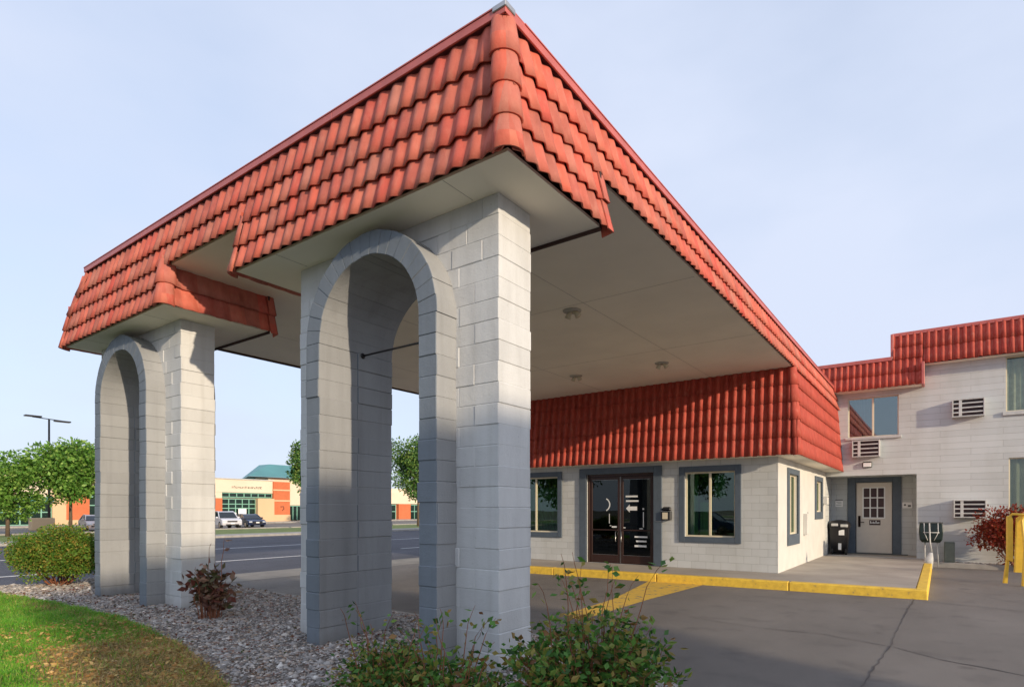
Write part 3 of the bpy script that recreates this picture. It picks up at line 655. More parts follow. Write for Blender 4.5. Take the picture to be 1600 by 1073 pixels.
# ================================================================ LOBBY BUILDING
YL = 16.46; XS = -3.41; ZE = 1.40+CZ; XLW = -15.0
lobby = empty('lobby_building', (-8, 18, WT), 'single storey lobby with grey block walls, double glass doors and red mansard under the canopy', 'building')
def wall_holes(b, o, ud, u0, u1, z0, z1, holes, depth, inn, mi=0):
    """vertical wall through o along unit ud; holes (ua, ub, za, zb); reveals go `depth` in direction inn"""
    o = Vector(o); ud = Vector(ud); inn = Vector(inn); us = sorted({u0, u1, *[h[0] for h in holes], *[h[1] for h in holes]}); zs = sorted({z0, z1, *[h[2] for h in holes], *[h[3] for h in holes]})
    P = lambda u, z, d=0: tuple(o+ud*u+Vector((0, 0, z))+inn*d)
    for ua, ub in zip(us, us[1:]):
        for za, zb in zip(zs, zs[1:]):
            if any(h[0] <= ua and ub <= h[1] and h[2] <= za and zb <= h[3] for h in holes): continue
            b.quad(P(ua, za), P(ub, za), P(ub, zb), P(ua, zb), mi)
    for (ua, ub, za, zb) in holes:
        b.quad(P(ua, za), P(ua, zb), P(ua, zb, depth), P(ua, za, depth), mi); b.quad(P(ub, za), P(ub, za, depth), P(ub, zb, depth), P(ub, zb), mi)
        b.quad(P(ua, zb), P(ub, zb), P(ub, zb, depth), P(ua, zb, depth), mi); b.quad(P(ua, za), P(ua, za, depth), P(ub, za, depth), P(ub, za), mi)
zW0 = WT
# openings: (x0, x1, z0, z1)
WIN1 = (-11.9, -10.1, CZ-.72, CZ+1.10); DOOR = (-9.03, -6.80, zW0, CZ+1.12); WIN2 = (-5.88, -4.49, CZ-.74, CZ+1.08)
b = MB(); wall_holes(b, (0, YL, 0), (1, 0, 0), XLW, XS, zW0-.05, ZE+.02, [WIN1, DOOR, WIN2], .2, (0, 1, 0)); b.build('front_wall', M['wall'], lobby)
SW1 = (17.72, 19.0, CZ-.68, CZ+1.02); SW2 = (22.12, 23.3, CZ-.05, CZ+1.0)
b = MB(); wall_holes(b, (XS, 0, 0), (0, 1, 0), YL, 24.32, zW0-.05, ZE+.3, [SW1, SW2], .2, (-1, 0, 0)); b.build('side_wall', M['side'], lobby)
b = MB(); b.box(XLW, XLW+.2, YL+.2, 24.2, 0, ZH); b.box(XLW+.2, XS-.2, YL+3.8, YL+3.9, WT, ZH-.5); b.box(XLW+.2, XS-.21, YL+.21, 24.2, ZE+.0, ZE+.1)
b.box(-6.35, -6.25, YL+.3, YL+3.8, WT, ZE)
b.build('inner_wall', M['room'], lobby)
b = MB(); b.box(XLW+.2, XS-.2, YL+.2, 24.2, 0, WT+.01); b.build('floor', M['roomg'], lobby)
def framed_window(parent, kind, o, ud, inn, u0, u1, z0, z1, trim=.16, fr=.045, mull=.5, gl='glass', fm='cream', sill=0, tm='trim', name='window', tproud=.045, trimbot=None):
    """window part with sub-parts. o+ud*u, inwards inn."""
    o = Vector(o); ud = Vector(ud); inn = Vector(inn)
    Mx = Matrix((( *ud, 0), (*inn, 0), (0, 0, 1, 0), (0, 0, 0, 1))).transposed(); Mx = Matrix.Translation(o) @ Matrix(((ud.x, inn.x, 0, 0), (ud.y, inn.y, 0, 0), (0, 0, 1, 0), (0, 0, 0, 1)))
    b = MB(); d0 = .06
    b.box(u0, u0+fr, d0, d0+.07, z0, z1, M4=Mx, bv=.004); b.box(u1-fr, u1, d0, d0+.07, z0, z1, M4=Mx, bv=.004)
    b.box(u0+fr, u1-fr, d0, d0+.07, z1-fr, z1, M4=Mx, bv=.004); b.box(u0+fr, u1-fr, d0, d0+.07, z0, z0+fr, M4=Mx, bv=.004)
    w = b.build(name, M[fm], parent)
    if mull:
        um = u0+(u1-u0)*mull; b = MB(); b.box(um-.03, um+.03, d0-.008, d0+.06, z0+fr, z1-fr, M4=Mx, bv=.004)
        b.build('mullion', M[fm], w)
    b = MB(); b.box(u0+fr*.8, u1-fr*.8, d0+.032, d0+.038, z0+fr*.8, z1-fr*.8, M4=Mx); b.build('glass', M[gl], w)
    if trim:
        tb = trimbot or trim
        b = MB(); b.box(u0-trim, u0, -tproud, .02, z0-tb, z1+trim, M4=Mx, bv=.006); b.box(u1, u1+trim, -tproud, .02, z0-tb, z1+trim, M4=Mx, bv=.006)
        b.box(u0+.001, u1-.001, -tproud+.003, .02, z1, z1+trim, M4=Mx, bv=.006); b.box(u0+.001, u1-.001, -tproud+.003, .02, z0-tb, z0, M4=Mx, bv=.006); b.build('trim', M[tm], w)
    if sill: b = MB(); b.box(u0-.08, u1+.08, -.07, .05, z0-sill, z0, M4=Mx, bv=.008); b.build('sill', M['lgrey'], w)
    return w, Mx
def drape(b, u0, u1, z0, z1, d, Mx, n=40, amp=.025, per=.13):
    for i in range(n):
        a, c = u0+(u1-u0)*i/n, u0+(u1-u0)*(i+1)/n; f = lambda u: d+amp*math.sin(u/per*6.28)+amp*.4*math.sin(u/per*2.9+1)
        b.quad(*[tuple(Mx @ Vector(p)) for p in ((a, f(a), z0), (c, f(c), z0), (c, f(c), z1), (a, f(a), z1))])
w, Mx = framed_window(lobby, '', (0, YL, 0), (1, 0, 0), (0, 1, 0), WIN1[0], WIN1[1], WIN1[2], WIN1[3])
b = MB(); drape(b, -11.85, -10.2, WIN1[2]-.1, WIN1[3]-.35, .35, Mx, 60, .03, .12); b.build('curtain', M['curtain'], w)
w, Mx = framed_window(lobby, '', (0, YL, 0), (1, 0, 0), (0, 1, 0), WIN2[0], WIN2[1], WIN2[2], WIN2[3])
b = MB(); drape(b, WIN2[0]-.05, WIN2[0]+.28, WIN2[2]-.1, WIN2[3], .3, Mx, 16, .03, .1); drape(b, -5.1, -4.8, CZ+.35, CZ+.98, .18, Mx, 8, .01, .2); b.build('curtain', M['curtain'], w)
w, Mx = framed_window(lobby, '', (XS, 0, 0), (0, 1, 0), (-1, 0, 0), SW1[0], SW1[1], SW1[2], SW1[3], trimbot=.30)
b = MB(); drape(b, SW1[0], SW1[0]+.5, SW1[2]-.1, SW1[3], .35, Mx, 16); b.build('curtain', M['curtain'], w)
w, Mx = framed_window(lobby, '', (XS, 0, 0), (0, 1, 0), (-1, 0, 0), SW2[0], SW2[1], SW2[2], SW2[3], trimbot=.25)
# double door
b = MB(); x0, x1, z0, z1 = DOOR; tr = .25
b.box(x0-tr, x0, YL-.06, YL+.02, z0, z1+.19, bv=.006); b.box(x1, x1+tr, YL-.06, YL+.02, z0, z1+.19, bv=.006); b.box(x0+.001, x1-.001, YL-.057, YL+.02, z1, z1+.188, bv=.006)
b.build('door_surround', M['trim'], lobby)
b = MB(); f = .06; yy = YL+.05
b.box(x0, x0+f, yy, yy+.12, z0, z1, bv=.004); b.box(x1-f, x1, yy, yy+.12, z0, z1, bv=.004); b.box(x0+f, x1-f, yy, yy+.12, z1-.075, z1, bv=.004)
fr_ = b.build('door_frame', M['bronze'], lobby)
xm = (x0+x1)/2; zt_ = z1-.085; zm = z0+1.03
for (a, c, hs) in ((x0+f+.006, xm-.006, 1), (xm+.006, x1-f-.006, -1)):
    b = MB(); s = .085; yd = yy+.03
    b.box(a, a+s, yd, yd+.045, z0+.012, zt_, bv=.004); b.box(c-s, c, yd, yd+.045, z0+.012, zt_, bv=.004)
    b.box(a+s, c-s, yd, yd+.045, zt_-.09, zt_, bv=.004); b.box(a+s, c-s, yd, yd+.045, z0+.012, z0+.26, bv=.004); b.box(a+s, c-s, yd-.004, yd+.045, zm-.02, zm+.02, bv=.004)
    dl_ = b.build('door_leaf', M['bronze'], lobby)
    b = MB(); b.box(a+s*.8, c-s*.8, yd+.02, yd+.026, z0+.24, zt_-.07); b.build('glass', M['dglass'], dl_)
    b = MB(); xh = (c-s-.05) if hs > 0 else (a+s*.5)
    b.tube([(xh, yd-.002, zm-.35), (xh, yd-.055, zm-.35), (xh, yd-.055, zm-.05), (xh, yd-.002, zm-.05)], .011, 8); b.build('handle', M['steel'], dl_, True)
    b = MB(); e_ = .006
    for (p, q, r_, t_) in ((a+s-.004, c-s+.004, z0+.262, z0+.262+e_), (a+s-.004, c-s+.004, zt_-.098, zt_-.092)): b.box(p, q, yd-.003, yd+.0, r_, t_)
    b.box(c-.008 if hs > 0 else a+.002, c-.002 if hs > 0 else a+.008, yd-.004, yd, z0+.02, zt_-.01); b.build('edge_strip', M['steel'], dl_)
    # white vinyl lettering, as blurred in the photo
    b = MB(); yv = yd+.016
    def bar(u0, u1, w0, w1): b.box(u0, u1, yv, yv+.003, w0, w1)
    if hs < 0:
        bar(a+.16, a+.55, zm+1.00, zm+1.05); bar(a+.17, a+.58, zm+.86, zm+.91)
        Mq = Matrix.Translation((0, yv, 0)) @ Matrix(((1, 0, 0, 0), (0, 0, 1, 0), (0, 1, 0, 0), (0, 0, 0, 1)))
        zc = zm+.66; b.poly_prism([(a+.17, zc), (a+.29, zc+.12), (a+.29, zc+.06), (a+.53, zc+.06), (a+.53, zc-.06), (a+.29, zc-.06), (a+.29, zc-.12)], 0, .003, M4=Mq)
        bar(a+.45, a+.86, zm-.22, zm-.17); bar(a+.50, a+.83, zm-.35, zm-.30); bar(a+.45, a+.83, zm-.50, zm-.44)
        bar(a+.72, a+.745, zm+.1, zm+.55); bar(a+.705, a+.755, zm+.62, zm+.67); bar(a+.03, a+.15, zm+.06, zm+.09); bar(a+.60, a+.72, zm+.04, zm+.065)
    else:
        Rr = .28
        for i in range(8):
            t0, t1 = -1.0+i*.25, -1.0+(i+1)*.25; cx_, cz_ = a+.42, zm+.78
            p = [(cx_+Rr*k*math.cos(t), cz_+Rr*k*math.sin(t)*.85) for k, t in ((.86, t0), (1, t0), (1, t1), (.86, t1))]
            b.quad(*[(u, yv, w_) for u, w_ in p])
        bar(a+.655, a+.675, zm+.2, zm+.5); bar(a+.68, a+.73, zm+.12, zm+.14); bar(a+.75, a+.92, zm+.07, zm+.12)
    b.build('lettering', M['white'], dl_)
# mansard over the lobby
ZM = ZE-.0; RW = .448
sl3 = (ZH-ZM); S3 = .17/sl3; YM = 16.02; XM_ = -2.85
specs = [dict(B0=(XLW+.2, YM, ZM-.01), B1=(XM_, YM, ZM-.01), up=(0, .25/sl3, 1), n_rows=5, row=RW*math.hypot(1, .25/sl3), per=.225, amp=.075, pw=-1, lift=.014, k0=50, seed=20, trim1=S3, sp=20)]
tiles('mansard_front_tiles', lobby, M['tile2'], specs)
specs = [dict(B0=(XM_, YM, ZM-.01), B1=(XM_, 24.3, ZM-.01), up=(-S3, 0, 1), n_rows=5, row=RW*math.hypot(1, S3), per=.235, amp=.004, lift=.022, k0=60, seed=21, trim0=.25/sl3)]
tiles('mansard_side_tiles', lobby, M['tile2'], specs)
b = MB(); hip(b, (XM_, YM, ZM-.02), (XM_-.17, YM+.25, ZH-.01), (1, -1, 0), 5, .10, .02); b.build('hip_cap', M['tile2'], lobby, True)
b = MB(); b.box(XLW+.2, XM_-.03, YM+.03, YL-.001, ZM, ZM+.03); b.box(XS+.001, XM_-.03, YL, 24.28, ZM, ZM+.03); b.build('soffit', M['ceil'], lobby)
b = MB()
for a, c, dd in ((XLW+.2, XM_-.2, 0),): b.quad((a, YM+.07, ZM+.03), (c, YM+.07, ZM+.03), (c, YM+.30, ZH), (a, YM+.30, ZH))
b.quad((XM_-.07, YM+.1, ZM+.03), (XM_-.07, 24.28, ZM+.03), (XM_-.22, 24.28, ZH), (XM_-.22, YM+.2, ZH)); b.build('mansard_backing', M['wood'], lobby)
# utility items on the side wall
mt = empty('electric_meter_box', (XS, 20.2, CZ-.66), 'small pale electric box low on the bright side wall beyond the tall narrow window', 'utility box')
b = MB(); b.box(XS+.0, XS+.12, 19.95, 20.2, CZ-.75, CZ-.1, bv=.01); b.build('case', M['side'], mt); b = MB(); b.box(XS+.0, XS+.03, 20.35, 20.42, CZ-.6, CZ-.1, bv=.005); b.box(XS+.0, XS+.03, 20.62, 20.69, CZ-.65, CZ-.05, bv=.005); b.build('conduit', M['lgrey'], mt)
mt = empty('wall_phone_box', (XS, 23.75, CZ+.4), 'tiny grey box on the bright side wall beside the recessed entrance', 'utility box')
b = MB(); b.box(XS, XS+.15, 23.62, 23.95, CZ+.22, CZ+.50, bv=.01); b.build('case', M['side'], mt); b = MB(); b.box(XS+.15, XS+.2, 23.7, 23.74, CZ+.47, CZ+.49); b.box(XS+.15, XS+.2, 23.7, 23.74, CZ+.18, CZ+.2); b.build('bracket', M['dgrey'], mt)
# drop box beside the double doors
db = empty('drop_box', (-6.42, YL, CZ-.2), 'small black wall box with pale label between the double doors and the lobby window', 'drop box')
b = MB(); b.box(-6.53, -6.26, YL-.12, YL, CZ-.28, CZ-.02, bv=.015); b.box(-6.53, -6.26, YL-.09, YL, CZ-.018, CZ+.10, bv=.04); b.build('case', M['black'], db)
b = MB(); b.box(-6.50, -6.34, YL-.124, YL-.12, CZ-.25, CZ-.06); b.build('label_plate', M['cream'], db)
b = MB(); b.box(-6.54, -6.25, YL-.128, YL-.122, CZ-.03, CZ-.02); b.box(-6.72, -6.45, YL-.08, YL-.02, CZ-.33, CZ-.315); b.build('rim', M['steel'], db)

# ================================================================ TWO-STOREY WING
YW = 24.3; wing = empty('motel_wing', (3, 27, 0), 'two storey grey wing with red eaves and a recessed white door behind the lobby', 'building')
X1 = 9.0; REC = (XS, -.65, WT, CZ+1.24)
W1 = (-2.69, -1.16, CZ+2.60, CZ+4.0); W2 = (1.68, 3.6, CZ+3.12, CZ+4.86); W3 = (1.75, 3.6, CZ-.5, CZ+1.66); ztop = CZ+5.0
b = MB()
wall_holes(b, (0, YW, 0), (1, 0, 0), -15, -.45, 0, CZ+4.5, [REC, W1], .15, (0, 1, 0)); wall_holes(b, (0, YW, 0), (1, 0, 0), -.45, X1, 0, ztop, [W2, W3], .15, (0, 1, 0))
b.quad((X1, YW, 0), (X1, 36, 0), (X1, 36, ztop), (X1, YW, ztop))
b.build('front_wall', M['wingwall'], wing)
b = MB(); YB = 25.8
wall_holes(b, (0, YB, 0), (1, 0, 0), XS-.02, -.65, WT-.02, CZ+1.26, [(-2.60, -1.42, WT, CZ+1.06)], .1, (0, 1, 0)); b.quad((-.65, YW+.15, WT), (-.65, YB, WT), (-.65, YB, CZ+1.24), (-.65, YW+.15, CZ+1.24)); b.quad((XS, YW+.15, WT), (XS, YB, WT), (XS, YB, CZ+1.24), (XS, YW+.15, CZ+1.24))
b.quad((XS, YW+.15, CZ+1.24), (-.65, YW+.15, CZ+1.24), (-.65, YB, CZ+1.24), (XS, YB, CZ+1.24)); b.build('recess_wall', M['wingwall'], wing)
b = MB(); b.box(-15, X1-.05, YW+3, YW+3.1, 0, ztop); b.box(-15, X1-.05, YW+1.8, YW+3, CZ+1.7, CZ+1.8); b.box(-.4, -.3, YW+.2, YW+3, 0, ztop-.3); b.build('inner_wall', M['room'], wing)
w, Mx = framed_window(wing, '', (0, YW, 0), (1, 0, 0), (0, 1, 0), *W1, trim=0, sill=.09, gl='sglass', fr=.035)
w['label'] = 'upper sliding window above the recessed door'
b = MB(); drape(b, W1[0]+.02, W1[0]+.75, W1[2], W1[3], .5, Mx, 20); b.build('curtain', M['blind'], w)
w, Mx = framed_window(wing, '', (0, YW, 0), (1, 0, 0), (0, 1, 0), *W2, trim=0, sill=.12, gl='wglass', fr=.035)
b = MB(); drape(b, W2[0]+.02, W2[1]-.02, W2[2], W2[3]-.05, .22, Mx, 60, .025, .16); b.build('curtain', M['blind'], w)
w, Mx = framed_window(wing, '', (0, YW, 0), (1, 0, 0), (0, 1, 0), *W3, trim=0, sill=.0, gl='wglass', fr=.035)
b = MB(); drape(b, W3[0]+.02, W3[1]-.02, W3[2], W3[3]-.03, .22, Mx, 60, .025, .2); b.build('curtain', M['curtain'], w)
# white service door in the recess
b = MB(); x0, x1, z0, z1 = -2.60, -1.42, WT, CZ+1.06
b.box(x0-.27, x0, YB-.05, YB+.02, z0, z1+.27, bv=.005); b.box(x1, x1+.27, YB-.05, YB+.02, z0, z1+.27, bv=.005); b.box(x0+.001, x1-.001, YB-.047, YB+.02, z1, z1+.268, bv=.005); b.build('door_surround', M['trim'], wing)
b = MB(); b.box(x0+.02, x1-.02, YB+.03, YB+.08, z0+.04, z1-.02, bv=.004); dr_ = b.build('service_door', M['door'], wing); dr_['label'] = 'cream service door with a nine-pane window'
b = MB(); gx0, gx1, gz0, gz1 = x0+.24, x1-.25, CZ-.28, CZ+.85
gx, gz = (gx1-gx0)/3, (gz1-gz0)/3
for i in range(3):
    for j in range(3): b.box(gx0+i*gx+.022, gx0+(i+1)*gx-.022, YB+.024, YB+.029, gz0+j*gz+.022, gz0+(j+1)*gz-.022)
b.build('glass', M['maroon'], dr_)
b = MB()
for i in range(4): b.box(gx0+i*gx-.02, gx0+i*gx+.02, YB+.016, YB+.03, gz0-.02, gz1+.02)
for j in range(4): b.box(gx0+.02, gx1-.02, YB+.018, YB+.03, gz0+j*gz-.018, gz0+j*gz+.018)
b.build('muntin', M['white'], dr_)
b = MB(); b.box(x0+.08, x0+.16, YB-.01, YB+.03, CZ-.62, CZ-.2, bv=.01); b.tube([(x0+.12, YB+.0, CZ-.45), (x0+.12, YB-.05, CZ-.45), (x0+.28, YB-.05, CZ-.44)], .014, 8); b.build('handle', M['bronze'], dr_, True)
b = MB(); b.box(x0+.44, x0+.80, YB+.02, YB+.03, CZ-.55, CZ-.36, mi=0)
for i, h_ in enumerate((.09, .05, .07, .05, .1, .05, .06)): b.box(x0+.47+i*.044, x0+.497+i*.044, YB+.016, YB+.02, CZ-.49, CZ-.49+h_, mi=1)
b.build('name_plate', [M['maroon'], M['white']], dr_)
# step and threshold
b = MB(); b.box(-2.75, -.95, YB-.10, YB+.02, WT-.01, WT+.03); b.build('threshold', M['dgrey'], wing)
# mansard eaves of the wing
def eave(zb, rows, x0, x1, k0, y=23.8, amp=.065, row=.455):
    return dict(B0=(x0, y, zb), B1=(x1, y, zb), up=(0, .22, 1), n_rows=rows, row=row, per=.195, amp=amp, pw=-1, lift=.012, k0=k0, seed=k0, sp=20)
zl = CZ+4.19; zh_ = CZ+4.86
tiles('mansard_tiles', wing, M['tile2'], [eave(zl, 2, -5.5, -.46, 80), eave(zl+.93, 2, -1.3, -.47, 84, 23.985, row=.43), eave(zl+.69, 2, -.455, X1+.2, 87, 23.93, row=.54)])
b = MB()
b.box(-5.5, -1.32, 23.93, 24.0, zl+.93, zl+1.06, bv=.01); b.box(-5.5, -1.32, 24.0, 24.6, zl+.9, zl+1.05)
b.box(-1.34, X1+.2, 24.12, 24.2, zl+1.76, zl+1.88, bv=.01); b.box(-1.34, X1+.2, 24.2, 24.6, zl+1.74, zl+1.87)
b.box(-.5, -.42, 23.68, 24.28, zl-.03, zl+.72, bv=.01); b.box(-1.38, -1.30, 24.0, 24.5, zl+.98, zl+1.84, bv=.01)
b.build('mansard_trim', M['flash'], wing)
b = MB(); b.box(-5.5, -.5, 23.84, YW-.001, zl+.0, zl+.03); b.box(-.42, X1+.2, 23.98, YW-.001, zl+.68, zl+.70); b.build('soffit', M['ceil'], wing)
b = MB(); b.box(-5.5, -.5, 24.05, 24.29, zl+.04, zl+.9); b.box(-1.3, X1+.2, 24.21, 24.5, zl+.75, zl+1.74); b.build('mansard_backing', M['wood'], wing)
b = MB(); b.box(-15, X1, YW+.1, 36, ztop-.1, ztop+.3); b.build('flat_roof', M['dgrey'], wing)
# air conditioners
def make_ac(x, z, w=.84, h=.58, name='air_conditioner'):
    r = empty('air_conditioner', (x, YW, z), '', 'air conditioner', 'through-wall air conditioner sleeves on the grey wing')
    y0 = YW-.28; b = MB(); t = .035
    b.box(x-w/2, x-w/2+t, y0, YW, z, z+h, bv=.005); b.box(x+w/2-t, x+w/2, y0, YW, z, z+h, bv=.005); b.box(x-w/2+t, x+w/2-t, y0, YW, z, z+t, bv=.005); b.box(x-w/2+t, x+w/2-t, y0, YW, z+h-t, z+h, bv=.005)
    b.box(x-w*.24-.04, x-w*.24+.04, y0+.005, y0+.05, z+t, z+h-t, bv=.004); b.build('sleeve', M['cream'] if 0 else M['lgrey'], r)
    b = MB()
    for i in range(3): zz = z+h*(i+1)/4; b.box(x-w/2+t, x+w/2-t, y0+.008, y0+.04, zz-.022, zz+.022, bv=.004)
    b.build('grille', M['lgrey'], r); b = MB(); b.box(x-w/2+t, x+w/2-t, y0+.12, y0+.14, z+t, z+h-t); b.build('coil', M['maroon'], r)
    return r
a1 = make_ac(.73, CZ+3.03); a1['label'] = 'air conditioner high on the wing wall, left of the upper curtained window'
a2 = copy_tree(a1); a2.location = (-2.12, YW, CZ+1.88); a2['label'] = 'air conditioner just below the upper sliding window, over the recessed entrance'
a3 = copy_tree(a1); a3.location = (.77, YW, CZ-.24); a3['label'] = 'air conditioner low on the wing wall above the small grey ground box'
wl = empty('wall_lamp', (-2.09, YW, CZ+1.55), 'small dark-rimmed bulkhead lamp on the wall above the recessed entrance', 'wall lamp')
b = MB(); b.box(-2.24, -1.94, YW-.08, YW, CZ+1.51, CZ+1.72, bv=.03); b.build('housing', M['black'], wl); b = MB(); b.box(-2.21, -1.97, YW-.095, YW-.08, CZ+1.535, CZ+1.68, bv=.006); b.build('diffuser', M['white'], wl)
ns = empty('paper_notice', (-3.16, YB, CZ+.3), 'white paper notice on the recess wall left of the white door', 'notice')
b = MB(); b.box(-3.28, -3.03, YB-.012, YB-.001, CZ+.14, CZ+.42); b.build('sheet', M['white'], ns); b = MB()
b.box(-3.28, -3.03, YB-.014, YB-.012, CZ+.38, CZ+.42)
for i in range(3): b.box(-3.25+.04*(i % 2), -3.07, YB-.014, YB-.012, CZ+.32-i*.06, CZ+.335-i*.06)
b.build('printed_lines', M['dgrey'], ns)
kp = empty('keypad', (-1.1, YB, CZ+.15), 'small white access keypad on the recess wall right of the white door', 'keypad')
b = MB(); b.box(-1.12, -.82, YB-.05, YB-.001, CZ+.08, CZ+.30, bv=.01); b.build('case', M['white'], kp); b = MB(); b.tube([(-1.04, YB-.06, CZ+.2), (-1.04, YB-.05, CZ+.2)], .035, 12); b.box(-.95, -.86, YB-.056, YB-.05, CZ+.13, CZ+.2); b.build('buttons', M['dgrey'], kp)
# planting strip in front of the wing
b = MB(); b.box(-.2, 8, 23.42, 23.6, -.02, .16, bv=.02); b.box(-.2, -.05, 23.6, YW, -.02, .16, bv=.02); tag(b.build('wing_kerb', M['conc']), kind='structure')
sheet('wing_bed', -.05, 8, 23.6, YW, .12, M['gravel'])
X, Y = rng.uniform(0, 4, 900), rng.uniform(23.6, 24.2, 900); V, F = stones(X, Y, np.full(900, .13), rng.choice([.02, .035, .05], 900)); tag(raw_mesh('leaf_litter', V, F, M['stone']), kind='stuff')

# ---- objects by the recess
tb = empty('trash_bin', (-3.05, 25.1, WT), 'black wheeled trash bin with domed lid left of the white service door', 'trash bin')
def ring_loft(b, secs, n=20):
    """secs: (cx, cy, z, rx, ry, squareness)"""
    i0 = len(b.v)
    for (cx_, cy_, z, rx, ry, q) in secs:
        for j in range(n):
            t = 2*math.pi*j/n; c, s = math.cos(t), math.sin(t); b.v.append((cx_+rx*math.copysign(abs(c)**q, c), cy_+ry*math.copysign(abs(s)**q, s), z))
    for k in range(len(secs)-1):
        for j in range(n): a, c = i0+k*n+j, i0+k*n+(j+1) % n; b.f.append((a, c, c+n, a+n)); b.mi.append(0)
    b.f.append(tuple(i0+j for j in range(n))[::-1]); b.f.append(tuple(i0+(len(secs)-1)*n+j for j in range(n))); b.mi += [0, 0]
tx, ty = -3.05, 25.0
b = MB(); ring_loft(b, [(tx, ty, WT+.04, .26, .26, .45), (tx, ty, WT+.5, .30, .30, .45), (tx, ty, WT+.95, .33, .33, .45), (tx, ty, WT+1.0, .36, .36, .5), (tx, ty, WT+1.03, .36, .36, .5)], 28); b.build('body', M['black'], tb, True)
b = MB(); ring_loft(b, [(tx, ty, WT+1.035, .37, .37, .5), (tx, ty, WT+1.14, .36, .36, .55), (tx, ty, WT+1.24, .27, .27, .7), (tx, ty, WT+1.28, .08, .08, 1)], 28); b.build('lid', M['black'], tb, True)
b = MB(); b.box(tx-.22, tx+.0, ty-.385, ty-.36, WT+1.05, WT+1.15, bv=.01); b.box(tx+.08, tx+.32, ty-.385, ty-.36, WT+1.02, WT+1.12, bv=.01); b.build('flap', M['lgrey'], tb)
b = MB(); b.box(tx+.02, tx+.2, ty-.325, ty-.315, WT+.72, WT+.92); b.build('sticker', M['white'], tb)
b = MB(); b.box(tx-.0, tx+.1, ty-.30, ty-.29, WT+.18, WT+.42); b.build('lower_sticker', M['white'], tb)
for sx_ in (-.2, .24):
    b = MB(); b.tube([(tx+sx_-.03, ty-.24, WT+.11), (tx+sx_+.03, ty-.24, WT+.11)], .11, 18); b.build('wheel', M['tyre'], tb, True)
sp_ = empty('lawn_spreader', (-.3, 23.0, 0), 'dark green hopper with white straps on a pale pole beside the recess corner', 'spreader')
b = MB(); ring_loft(b, [(-.24, 23.15, CZ-1.02, .24, .14, .15), (-.24, 23.15, CZ-.92, .30, .2, .12), (-.24, 23.15, CZ-.68, .32, .2, .12), (-.24, 23.15, CZ-.40, .30, .18, .12)], 28); b.build('hopper', plain('dark_green_plastic', (.010, .022, .018), .35), sp_)
b = MB(); b.box(-.56, .08, 22.93, 23.35, CZ-.41, CZ-.37, bv=.01); b.build('rim', M['dgrey'], sp_)
b = MB()
for x_ in (-.42, -.06): b.tube([(x_, 22.94, CZ-.38), (x_+.01, 22.90, CZ-.70), (x_+.12*(1 if x_ < -.2 else -1)*(.8), 22.95, CZ-.95)], .009, 6)
b.tube([(-.44, 22.9, CZ-.70), (-.02, 22.9, CZ-.70)], .009, 6); b.build('strap', M['white'], sp_, True)
b = MB(); b.tube([(-.28, 22.86, CZ-.40), (-.26, 22.86, CZ-1.0), (-.22, 22.86, CZ-1.3)], .02, 8); b.tube([(-.08, 23.2, CZ-.95), (-.05, 23.2, .03)], .018, 6); b.tube([(-.4, 23.2, CZ-.95), (-.4, 23.2, .03)], .018, 6); b.build('pole', M['lgrey'], sp_, True)
b = MB(); ring_loft(b, [(-.30, 22.84, .0, .11, .12, .6), (-.29, 22.84, .28, .12, .11, .7), (-.24, 22.85, .5, .05, .05, 1)], 16); b.build('foot', M['lgrey'], sp_, True)
ub = empty('utility_box', (.25, 23.9, .13), 'small grey-green metal box standing on the ground against the wing wall', 'utility box')
b = MB(); b.box(.10, .38, 23.75, 24.0, .12, CZ-1.02, bv=.012); b.build('case', plain('grey_green_metal', (.14, .16, .13), .6), ub); b = MB(); b.box(.125, .355, 23.742, 23.75, .18, CZ-1.07, bv=.004); b.build('door', plain('grey_green_door', (.17, .19, .155), .6), ub)
by = empty('folding_barrier', (1.6, 18.8, 0), 'yellow plastic folding barrier standing on the asphalt before the red bush', 'barrier')
b = MB()
def slab(b, P, t, mi=0):
    n = len(P); v = [Vector(p) for p in P]; d = Vector((-.55, .83, 0))*t; i0 = len(b.v); b.v += [tuple(p) for p in v]+[tuple(p+d) for p in v]
    b.f.append(tuple(i0+i for i in range(n))); b.f.append(tuple(i0+n+i for i in range(n))[::-1])
    for i in range(n): b.f.append((i0+i, i0+n+i, i0+n+(i+1) % n, i0+(i+1) % n))
    b.mi += [mi]*(n+2)
slab(b, [(1.50, 19.1, .30), (1.98, 19.1, .30), (1.84, 19.1, 1.62), (1.80, 19.1, 1.70), (1.60, 19.1, 1.70), (1.54, 19.1, 1.64)], .05); b.build('panel', M['yellow'], by)
b = MB(); slab(b, [(1.62, 18.75, .0), (1.76, 18.75, .0), (1.74, 18.8, .9), (1.77, 18.95, 1.58), (1.74, 18.98, 1.66), (1.64, 18.98, 1.66), (1.62, 18.95, 1.58), (1.66, 18.8, .9)], .06); b.build('leg', M['yellow'], by)
b = MB(); slab(b, [(1.36, 19.2, .60), (1.47, 19.2, .55), (1.46, 19.15, 1.62), (1.42, 19.15, 1.70), (1.36, 19.15, 1.68)], .05); slab(b, [(1.30, 19.3, .0), (1.37, 19.3, .0), (1.40, 19.25, .55), (1.36, 19.25, .62)], .05); b.build('leg', M['yellow'], by)
b = MB(); b.tube([(1.39, 19.2, 1.66), (1.45, 19.15, 1.74), (1.72, 19.05, 1.72), (1.80, 19.0, 1.62)], .03, 10); b.build('hinge', M['yellow'], by, True)

